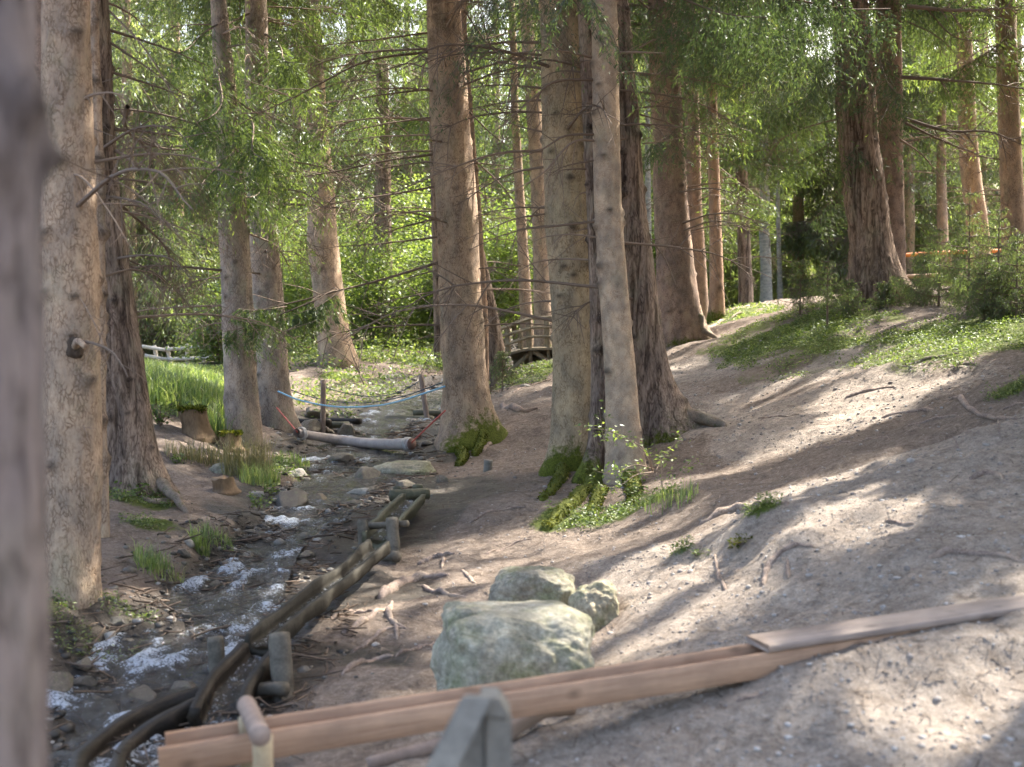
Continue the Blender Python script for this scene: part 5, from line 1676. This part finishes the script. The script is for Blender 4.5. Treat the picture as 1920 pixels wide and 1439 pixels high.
# ------------------------------------------------------------------ stones of the brook
VAR = []
for k in range(9):
    V, Fc = rock_verts(4, (1, 1, 1), 200 + k, .9, .20, 1.5, .04)
    gr_ = np.random.default_rng(60 + k)
    for _ in range(11):
        nn = unit(gr_.normal(0, 1, 3))
        dd = V @ nn
        cut = gr_.uniform(.52, .85)
        V = V - np.maximum(dd - cut, 0)[:, None] * nn * .93
    V = V * np.array([1.1, .8 + .03 * k, .55 + .05 * (k % 5)])
    VAR.append((V, Fc))
proto = {}
BIG = [(665, 953, 11.9, .15, 'stone'), (575, 1045, 9.4, .075, 'stone'), (678, 930, 12.4, .15, 'stone_pale'), (685, 905, 13.2, .2, 'stone'), (540, 950, 11.4, .19, 'stone_wet'), (465, 1050, 9.2, .085, 'stone_wet'), (245, 1212, 7.0, .075, 'stone'), (392, 1145, 7.7, .095, 'stone_wet'),
       (600, 945, 11.7, .13, 'stone'), (612, 905, 12.9, .12, 'stone_wet'), (560, 895, 13.2, .13, 'stone_pale'), (668, 885, 13.8, .10, 'stone'), (345, 1300, 6.1, .09, 'stone_wet'), (100, 1290, 6.3, .10, 'stone'), (205, 1195, 7.1, .05, 'stone_pale'), (590, 780, 20, .2, 'stone'),
       (580, 805, 18, .19, 'stone'), (650, 815, 17.3, .17, 'stone'), (480, 930, 12.3, .09, 'stone_pale'), (180, 1345, 5.8, .16, 'stone_wet'), (260, 1320, 6.0, .15, 'stone_wet'), (830, 905, 13.0, .09, 'stone'), (500, 1085, 8.6, .07, 'stone_wet'), (535, 870, 14.0, .07, 'stone_pale'),
       (640, 868, 14.2, .16, 'stone'), (605, 1075, 8.6, .05, 'stone'), (330, 1230, 6.9, .06, 'stone_wet'), (760, 912, 13.0, .1, 'stone'), (700, 925, 12.6, .12, 'stone'), (520, 985, 10.6, .1, 'stone_wet'), (455, 1115, 8.1, .07, 'stone'), (585, 985, 10.8, .08, 'stone_wet')]
rng = np.random.default_rng(5)
for k in range(70):
    i = rng.integers(10, 360)
    off = rng.normal(0, .75) * SPW[i]
    t_ = unit(SPL[min(i + 1, 419), :2] - SPL[i, :2])
    x, y = SPL[i, 0] + t_[1] * off, SPL[i, 1] - t_[0] * off
    BIG.append((x, y, None, rng.uniform(.022, .065) * (1 + y / 24), ['stone', 'stone_wet', 'stone_wet', 'stone_wet', 'stone', 'stone_wet'][rng.integers(0, 6)]))
for k, (px, py, Y, s, mt) in enumerate(BIG):
    P = on_ground(px, py, Y) if Y else np.array([px, py, gz(px, py)])
    key = (k % 9, mt)
    if key not in proto:
        mb = MB()
        mb.add(*VAR[key[0]])
        o = mb.build('brook_stone', M[mt])
        proto[key] = o
    else:
        o = proto[key].copy()
        C.objects.link(o)
    o.location = P + [0, 0, s * .12]
    o.scale = (s, s * rng.uniform(.8, 1.1), s * rng.uniform(.8, 1.1))
    o.rotation_euler = (rng.uniform(-.2, .2), rng.uniform(-.2, .2), rng.random() * 6.28)
    lab = {'stone': 'dull grey brown stone lying in the brook bed', 'stone_wet': 'dark wet stone washed by the brook', 'stone_pale': 'pale dry stone lying in the brook bed'}[mt]
    tag(o, lab, 'stone', {'stone': 'grey stones in the brook', 'stone_wet': 'dark wet stones in the brook', 'stone_pale': 'pale stones in the brook'}[mt])

# pebbles and grit
def scatter_pebbles(name, pts, size, mat, kind_label, rng, sub=1):
    V0, F0 = ico(sub)
    n = len(pts)
    sc = size[:, None] * np.stack([np.ones(n), rng.uniform(.6, 1, n), rng.uniform(.35, .7, n)], -1)
    a = rng.random(n) * 6.283
    V = V0[None] * (1 + .25 * rng.normal(0, 1, (n, len(V0), 1)).clip(-1.2, 1.2) * .5) * sc[:, None]
    x = V[..., 0] * np.cos(a)[:, None] - V[..., 1] * np.sin(a)[:, None]
    yv_ = V[..., 0] * np.sin(a)[:, None] + V[..., 1] * np.cos(a)[:, None]
    V = np.stack([x, yv_, V[..., 2]], -1) + pts[:, None]
    mb = MB()
    mb.add(V.reshape(-1, 3), (F0[None] + (np.arange(n) * len(V0))[:, None, None]).reshape(-1, 3), tint=np.repeat(rng.random(n), len(V0)))
    return tag(mb.build(name, M[mat]), kind_label, 'gravel', kind='stuff')


def pebble_mat(name, stops, rough=.85):
    k = NT(name)
    c = k.ramp(k.attr('tint'), stops)
    n = k.noise(k.coord(), 60, 3)
    c = k.mix(1.0, c, k.ramp(n, [(.3, (.7, .7, .7)), (.7, (1.15, 1.15, 1.15))]), 'MULTIPLY')
    return k.done(c, rough)


M['pebble_wet'] = pebble_mat('wet_pebbles', [(0, (.03, .026, .022)), (.5, (.085, .072, .058)), (.85, (.20, .18, .155)), (1, (.38, .36, .33))], .5)
M['pebble_dry'] = pebble_mat('dry_gravel', [(0, (.20, .17, .15)), (.5, (.32, .285, .26)), (.85, (.40, .37, .34)), (1, (.50, .475, .45))])
rng = np.random.default_rng(8)
n = 9000
i = (420 * rng.random(n) ** 1.15).astype(int).clip(0, 419)
off = rng.normal(0, .85, n) * SPW[i]
tg = unit(np.gradient(SPL[:, :2], axis=0))[i]
x, y = SPL[i, 0] + tg[:, 1] * off, SPL[i, 1] - tg[:, 0] * off
pts = np.stack([x, y, ground_z(x, y)], -1)
scatter_pebbles('brook_gravel', pts, np.minimum(rng.gamma(1.6, .006, n), .035) * (1 + y / 16) + .004, 'pebble_wet', 'wet grit and pebbles on the brook bed', rng)
n = 22000
y = rng.uniform(3.6, 19, n) ** 1.0
x = rng.uniform(-.1, .46, n) * y + .15
kg_, kw_, _ = kinds(x, y)
ok = (kg_ > .3) | (rng.random(n) < .22)
ok &= stream_d(x, y)[0] > 1.6
x, y = x[ok], y[ok]
pts = np.stack([x, y, ground_z(x, y) + .001], -1)
scatter_pebbles('path_gravel', pts, np.minimum(rng.gamma(1.4, .0021, len(x)), .018) * (1 + y / 14) + .002, 'pebble_dry', 'loose pale grit on the trodden path', rng)

# twigs, needles and driftwood
rng = np.random.default_rng(9)
mb = MB()
n = 3600
i = (400 * rng.random(n) ** 1.2).astype(int)
off = rng.normal(.25, .95, n).clip(-1.7, 1.9) * SPW[i]
tg = unit(np.gradient(SPL[:, :2], axis=0))[i]
x, y = SPL[i, 0] + tg[:, 1] * off, SPL[i, 1] - tg[:, 0] * off
z = ground_z(x, y)
for k in range(n):
    l = rng.gamma(2.2, .05) + .04
    a = rng.random() * 6.283
    d = np.array([math.cos(a), math.sin(a), rng.normal(0, .18)])
    p = np.array([x[k], y[k], z[k] + .012 + .02 * rng.random()])
    bnd = rng.normal(0, .12, 3) * l
    r = rng.uniform(.002, .006) * (1 + y[k] / 25)
    add_tube(mb, np.array([p - d * l / 2, p + bnd * [1, 1, .3], p + d * l / 2]), np.array([r, r * .9, r * .5]), 4, caps=False, tint=rng.random() * .7)
M['debris'] = pebble_mat('drift_twigs', [(0, (.05, .035, .025)), (.5, (.15, .105, .075)), (1, (.33, .26, .2))], .75)
tag(mb.build('driftwood_twigs', M['debris']), 'drifted twigs and needle litter along the brook', 'twigs', kind='stuff')
mb = MB()
n = 17000
y = rng.uniform(3.8, 20, n)
x = rng.uniform(-.38, .42, n) * y
ok = stream_d(x, y)[0] > 1.3
x, y = x[ok], y[ok]
z = ground_z(x, y)
n = len(x)
a = rng.random(n) * 6.283
l = rng.gamma(1.6, .016, n) * (1 + y / 25) + .012
d = np.stack([np.cos(a), np.sin(a), rng.normal(0, .1, n)], -1) * l[:, None] / 2
w = np.stack([-np.sin(a), np.cos(a), 0 * a], -1) * (.0016 * (1 + y / 12))[:, None]
p = np.stack([x, y, z + .006], -1)
mb.add(np.stack([p - d - w, p - d + w, p + d + w, p + d - w], 1).reshape(-1, 3), quads(n), tint=np.repeat(rng.random(n), 4))
tag(mb.build('needle_litter', M['debris'], smooth=False), 'scattered twig bits and needles on the forest floor', 'litter', kind='stuff')

# ------------------------------------------------------------------ low green plants
def blades(mb, pts, h, w, rng, lean=.5, tint=None):
    n = len(pts)
    a = rng.random(n) * 6.283
    d = np.stack([np.cos(a), np.sin(a), 0 * a], -1)
    s = np.stack([-np.sin(a), np.cos(a), 0 * a], -1) * w[:, None]
    ln = (lean * rng.random(n) * h)[:, None]
    m = pts + d * ln * .35 + np.array([0, 0, 1]) * (h * .62)[:, None]
    e = pts + d * ln * 1.15 + np.array([0, 0, 1]) * (h * (1 - .25 * rng.random(n)))[:, None]
    V = np.stack([pts - s, pts + s, m + s * .7, m - s * .7, e], 1).reshape(-1, 3)
    k = np.arange(n)[:, None] * 5
    t = rng.random(n) if tint is None else tint
    n0 = mb.n
    mb.add(V, k + np.array([[0, 1, 2, 3]]), tint=np.repeat(t, 5))
    mb.t.append(k + np.array([[3, 2, 4]]) + n0)
    mb.tm.append(np.zeros(n, int))


def leaflets(mb, p, el, wid, rng, upw=.35, tint=None):
    n = len(p)
    d = unit(rng.normal(0, 1, (n, 3)) * [1, 1, .45] + [0, 0, upw * .3])
    w = unit(np.cross(d, np.array([0, 0, 1.0]) + rng.normal(0, .45, (n, 3))))
    e = (el * (.6 + .8 * rng.random(n)))[:, None] if np.ndim(el) else el * (.6 + .8 * rng.random(n))[:, None]
    wi_ = (np.asarray(wid) * np.ones(n))[:, None]
    V = np.stack([p, p + d * e * .45 + w * wi_, p + d * e - np.array([0, 0, .12]) * e, p + d * e * .45 - w * wi_], 1).reshape(-1, 3)
    mb.add(V, quads(n), tint=np.repeat(rng.random(n) if tint is None else tint, 4))


rng = np.random.default_rng(21)
# meadow on the far left
mb = MB()
n = 26000
y = rng.uniform(14, 38, n)
x = at(250, 700, 1)[0] * y + rng.uniform(-.05, 1, n) * (at(425, 700, 1)[0] - at(250, 700, 1)[0]) * y
keep = (y > 15.5 + 1.2 * vnoise(x, y * .5)) & (y < 23.5) & (stream_d(x, y)[0] > 1.6)
x, y = x[keep], y[keep]
pts = np.stack([x, y, ground_z(x, y)], -1)
blades(mb, pts, rng.uniform(.12, .40, len(x)) * np.clip(1.35 - .13 * (y - 14.5), .22, 1.1), .0022 * (1 + y / 7), rng, .7)
tag(mb.build('meadow_grass', M['grass'], smooth=False), 'tall sunlit meadow grass before the pale fence', 'grass', kind='stuff')
# bank and undergrowth behind the ropes
mb = MB()
n = 42000
u = rng.uniform(530, 1110, n)
y = rng.uniform(19, 36, n)
x = (u - 960) / F * y
keep = (stream_d(x, y)[0] > 1.25) & ~((u > 920) & (y < 25.5)) & (fbm(x * .8, y * .5, None, 88, 3) > -.25)
x, y = x[keep], y[keep]
p = np.stack([x, y, ground_z(x, y) + rng.random(len(x)) ** 1.5 * .45 * (.4 + .6 * sstep(-.2, .6, fbm(x * .7, y * .7, None, 90, 2)))], -1)
leaflets(mb, p, .0027 * y, .0009 * y, rng)
tag(mb.build('undergrowth', M['herb'], smooth=False), 'leafy herbs and ferns covering the bank behind the ropes', 'undergrowth', kind='stuff')
# green cushions on the slopes
mb = MB()
for (P, rx, ry) in GRW:
    n = int(7000 * rx * ry / (.012 * P[1] ** 1.1) ** 1.0 * .16) + 500
    a, rr = rng.random(n) * 6.283, np.sqrt(rng.random(n)) * 1.15
    x, y = P[0] + rx * rr * np.cos(a), P[1] + ry * rr * np.sin(a)
    keep = fbm(x * 3, y * 3, None, 91, 3) > -.25 + .5 * (rr - .6)
    x, y = x[keep], y[keep]
    p = np.stack([x, y, ground_z(x, y) + .07 * rng.random(len(x)) ** 1.5], -1)
    leaflets(mb, p, .012 + .0016 * y, .002 + .0004 * y, rng)
tag(mb.build('ground_cover', M['herb'], smooth=False), 'low green moss and berry plants in patches on the slopes', 'ground cover', kind='stuff')
mb = MB()
n = 15000
y = rng.uniform(12, 26, n)
u = rng.uniform(1360, 1960, n)
x = (u - 960) / F * y
_, _, kmm = kinds(x, y)
keep = (kmm + .3 * fbm(x * 1.3, y * 1.3, None, 93, 3) > .82) & (green_w(x, y) > .06)
x, y = x[keep], y[keep]
p = np.stack([x, y, ground_z(x, y) + .09 * rng.random(len(x)) ** 1.4], -1)
leaflets(mb, p, .01 + .0017 * y, .002 + .00045 * y, rng)
tag(mb.build('bank_plants', M['herb'], smooth=False), 'low berry plants on the bank by the young spruces', 'ground cover', kind='stuff')


def tuft(px, py, Y, n, h, label, mat='grass', spread=.16, group=None, lean=.9):
    b = on_ground(px, py, Y)
    mb = MB()
    a, rr = rng.random(n) * 6.283, spread * np.sqrt(rng.random(n))
    pts = np.stack([b[0] + rr * np.cos(a), b[1] + rr * np.sin(a), 0 * a], -1)
    pts[:, 2] = ground_z(pts[:, 0], pts[:, 1]) - .01
    blades(mb, pts, h * rng.uniform(.45, 1.1, n), np.full(n, .0016 * (1 + Y / 9)), rng, lean)
    return tag(mb.build('grass_tuft', M[mat], smooth=False, loc=b), label, 'grass', group)


tuft(462, 890, 12.9, 420, .46, 'tall tuft of yellowish grass beside the brook', 'dry', .26)
tuft(487, 908, 12.6, 260, .26, 'drooping green grass tuft hanging over the brook edge', 'grass', .2)
tuft(545, 868, 14.6, 240, .16, 'short bright green grass tuft on the shingle near the swing log', 'grass', .22)
tuft(385, 870, 13.4, 150, .26, 'yellow green grass tuft on the sunlit left bank near the leaning stump', 'dry', .2)
tuft(345, 860, 13.6, 130, .2, 'thin pale grass tuft on the sunlit left bank by the dark flared trunk', 'dry', .2)
tuft(375, 1035, 9.3, 150, .19, 'upright green grass tuft on the left edge of the rapids', 'grass', .07)
tuft(408, 1015, 9.7, 130, .15, 'small sprawling grass tuft above the rapids', 'grass', .12)
tuft(285, 1062, 8.8, 140, .18, 'sprawling grass tuft on the brown bank between spruce and rapids', 'grass', .12, lean=1.3)
tuft(300, 1075, 8.5, 90, .14, 'low wispy grass tuft drooping toward the rapids', 'grass', .16, lean=1.4)
tuft(1260, 945, 9.8, 120, .16, 'green grass blades under the right side of the leafy shrub', 'grass', .2)

# ferns and small herbs
def herb(px, py, Y, n, r, h, label, el=.05, mat='herb', name='herb_plant', cat='plant'):
    b = on_ground(px, py, Y)
    root = thing(name, label, cat, b)
    mb, st = MB(), MB()
    ns = max(3, n // 14)
    for k in range(ns):
        a = rng.random() * 6.283
        e = b + [r * math.cos(a) * rng.uniform(.3, 1), r * math.sin(a) * rng.uniform(.3, 1), h * rng.uniform(.5, 1)]
        P = curve([b, (b + e) / 2 + [0, 0, .15 * h], e], 8)
        add_tube(st, P, np.linspace(.003, .0012, 8) * (1 + Y / 20), 4, caps=False)
        m = n // ns
        i = rng.integers(2, 8, m)
        leaflets(mb, P[i] + rng.normal(0, el * .5, (m, 3)), el, el * .3, rng)
    st.build('stem', M['twig'], root, loc=b)
    mb.build('leaves', M[mat], root, smooth=False, loc=b)


herb(265, 932, 10.6, 90, .16, .14, 'bright fern at the foot of the dark flared trunk', .05)
herb(232, 940, 10.5, 50, .10, .08, 'small light green herb left of the fern by the dark flared trunk', .04)
herb(485, 955, 11.5, 60, .14, .14, 'leafy green plant on the brook edge below the tall grass', .05)
herb(505, 930, 12.2, 50, .12, .12, 'small leafy plant beside the small waterfall', .05)
herb(352, 1272, 6.4, 120, .07, .035, 'bright moss clump on a stone behind the curved wet chute', .02, 'mossleaf')
herb(1195, 935, 10.2, 80, .14, .12, 'yellow green plant at the mossy root right of the pale trunk', .045)
herb(1305, 1045, 7.6, 40, .07, .05, 'tiny clover plant in the eroded hollow of the path edge', .025)
herb(1795, 690, 12.2, 24, .06, .08, 'lone light green seedling among roots on the right slope', .035)
herb(330, 870, 13.2, 60, .14, .1, 'small yellow green plant on the sunlit left bank', .05)
herb(300, 800, 14.8, 200, .35, .3, 'yellowish bush of herbs at the meadow edge right of the dark flared trunk', .06)
herb(1385, 1025, 7.2, 60, .1, .06, 'mossy grass clump beside pale roots at the path edge', .03, 'mossleaf')

# leafy shrub in front of the trunks
b = on_ground(1228, 890, 10.6)
root = thing('leafy_shrub', 'sparse shrub with pale bent stems and light green leaves before the dark wide trunk', 'shrub', b)
lv = MB()
for k, (pts, r) in enumerate([([(1224, 885, 10.6), (1214, 850, 10.4), (1190, 830, 10.3), (1160, 815, 10.3), (1140, 808, 10.3)], .007), ([(1224, 885, 10.6), (1206, 845, 10.5), (1170, 822, 10.5), (1130, 806, 10.5), (1080, 805, 10.5)], .006),
                              ([(1226, 880, 10.6), (1190, 872, 10.4), (1155, 888, 10.3), (1120, 885, 10.3)], .006), ([(1226, 885, 10.6), (1190, 892, 10.2), (1160, 912, 10.1), (1125, 912, 10.1)], .006), ([(1255, 950, 9.9), (1242, 915, 10.2), (1240, 870, 10.4), (1236, 848, 10.4)], .008),
                              ([(1228, 885, 10.6), (1250, 850, 10.8), (1278, 820, 10.9)], .005), ([(1224, 885, 10.6), (1180, 885, 10.5), (1150, 880, 10.4)], .004), ([(1136, 850, 10.9), (1128, 800, 10.8), (1124, 770, 10.8)], .004), ([(1250, 935, 10), (1270, 890, 10.2), (1305, 868, 10.2)], .004)]):
    P = curve([at(*p) for p in pts], 16)
    mb = MB()
    add_tube(mb, P, np.linspace(r, r * .4, 16), 6, .1, k)
    mb.build('stem', M['twig_dead'], root, loc=b)
    m = 46
    i = (16 * rng.random(m) ** .55).astype(int).clip(4, 15)
    leaflets(lv, P[i] + rng.normal(0, .035, (m, 3)), .042, .011, rng)
lv.build('leaves', M['leaf'], root, smooth=False, loc=b)


# young spruces
def sapling(px, py, Y, h, label, r=None, seed=0, lower=.15, dens=1.0, lean=0.0, group=None):
    b = on_ground(px, py, Y)
    root = thing('young_spruce', label, 'young tree', b, group)
    g_ = np.random.default_rng(400 + seed)
    r = r or h * .42
    mb = MB()
    top = b + [lean * h, 0, h]
    add_tube(mb, np.linspace(b - [0, 0, .05], top, 10), np.linspace(.008 + .010 * h, .004, 10), 7, .05, seed)
    mb.build('stem', M['twig'], root, loc=b)
    cm = MB()
    z = lower * h
    el = max(.032, .0028 * Y)
    while z < h * .98:
        rel = z / h
        for k in range(5):
            a = g_.random() * 6.283
            L = max(.10, r * (1.08 - rel) * g_.uniform(.7, 1.15))
            o = b + [lean * z, 0, z]
            n = int(np.clip(3.2 * L * L / el ** 2 * dens, 30, 900))
            add_branch(cm, o, a, L, g_, el, el * .085, n, -.02, .03 * h, up=.12, tipc=.35, density=.06)
        z += h * .085
    cm.build('crown', [M['needle_back'], M['twig']], root, smooth=False, loc=b)


sapling(1551, 612, 17.4, .92, 'single young spruce with a bare reddish stem on the green mound', .5, 1, .42, .8)
sapling(942, 735, 18.6, .62, 'small young spruce on the slope left of the footbridge', .32, 2, .35, 1.0)
sapling(1815, 588, 14.6, 1.55, 'tallest of the young spruces at the right edge of the wood', .8, 3, .18, .75)
sapling(1870, 590, 14.2, 1.25, 'young spruce just right of the tallest one', .65, 4, .2, .6)
sapling(1760, 575, 16.5, 1.1, 'airy young spruce between the larch foot and the tallest young spruce', .7, 5, .12, .8)
sapling(1905, 600, 13.4, 1.0, 'young spruce cropped by the right edge of the view', .55, 6, .1, .7)
sapling(1845, 600, 13.6, .7, 'low young spruce in front of the tallest one', .4, 7, .15, .8)
sapling(1590, 590, 18.6, .5, 'tiny bushy spruce at the left foot of the larch', .3, 8, .1, .5)
sapling(1660, 575, 18.4, .35, 'knee high spruce seedling before the larch foot', .3, 9, .1, .8)
sapling(1500, 590, 20.5, .8, 'half hidden young spruce left of the green mound sapling', .4, 10, .2, .3)


# broad-leaved bushes in the clearing behind
BUSH = [(545, 27, 2.0, 1.3), (590, 30, 2.6, 1.4), (665, 33, 3.6, 1.6), (735, 32, 3.0, 1.5), (790, 34, 3.8, 1.6), (825, 30, 2.4, 1.1), (700, 29, 2.0, 1.2), (880, 36, 4.0, 1.7), (930, 35, 3.8, 1.6), (965, 31, 2.6, 1.2), (1010, 36, 3.8, 1.6), (620, 38, 4.5, 1.8), (760, 40, 5.0, 2.0), (1060, 37, 3.2, 1.5), (855, 31, 2.2, 1.0), (410, 24, 1.3, .7),
        (520, 34, 3.2, 1.5), (1195, 40, 3.6, 1.6), (1470, 44, 3.0, 1.8), (1390, 46, 3.0, 1.8), (1730, 40, 2.6, 1.6), (1225, 36, 2.6, 1.0)]
for k, (px, Y, h, r) in enumerate(BUSH):
    x = (px - 960) / F * Y
    b = np.array([x, Y, gz(x, Y)])
    root = thing('leafy_bush', 'bright green broad leaved bush in the sunlit clearing behind the brook', 'bush', b, 'bushes in the clearing')
    g_ = np.random.default_rng(600 + k)
    st, lv = MB(), MB()
    for q in range(9):
        a = g_.random() * 6.283
        e = b + [r * .8 * math.cos(a) * g_.uniform(.2, 1), r * .8 * math.sin(a) * g_.uniform(.2, 1), h * g_.uniform(.35, 1.25)]
        P = curve([b, b + (e - b) * [.3, .3, .55], e], 10)
        add_tube(st, P, np.linspace(.018, .006, 10), 5, caps=False)
        for c_ in range(8):
            i = g_.integers(3, 10)
            ctr = P[i] + g_.normal(0, .24 * r, 3) * [1, 1, .7]
            m = 100
            leaflets(lv, ctr + g_.normal(0, .17 + .06 * r, (m, 3)),   .0027 * Y, .001 * Y, g_, tint=np.clip(g_.random() * .5 + .5 * g_.random(m), 0, 1))
    st.build('stems', M['twig'], root, loc=b)
    lv.build('leaves', M['leaf'], root, smooth=False, loc=b)

# pale bare sapling in the undergrowth behind the ropes
b = on_ground(680, 712, 21)
root = thing('bare_sapling', 'pale leafless forked sapling on the green bank behind the ropes', 'young tree', b)
for pts in ([(682, 720, 21), (668, 690, 21), (645, 668, 20.8), (620, 650, 20.8)], [(675, 700, 21), (660, 665, 21), (652, 640, 21)], [(672, 690, 21), (678, 660, 21.2), (680, 640, 21.2)]):
    mb = MB()
    add_tube(mb, curve([at(*p) for p in pts], 12), np.linspace(.014, .004, 12), 5, .1)
    mb.build('stem', M['twig_dead'], root, loc=b)
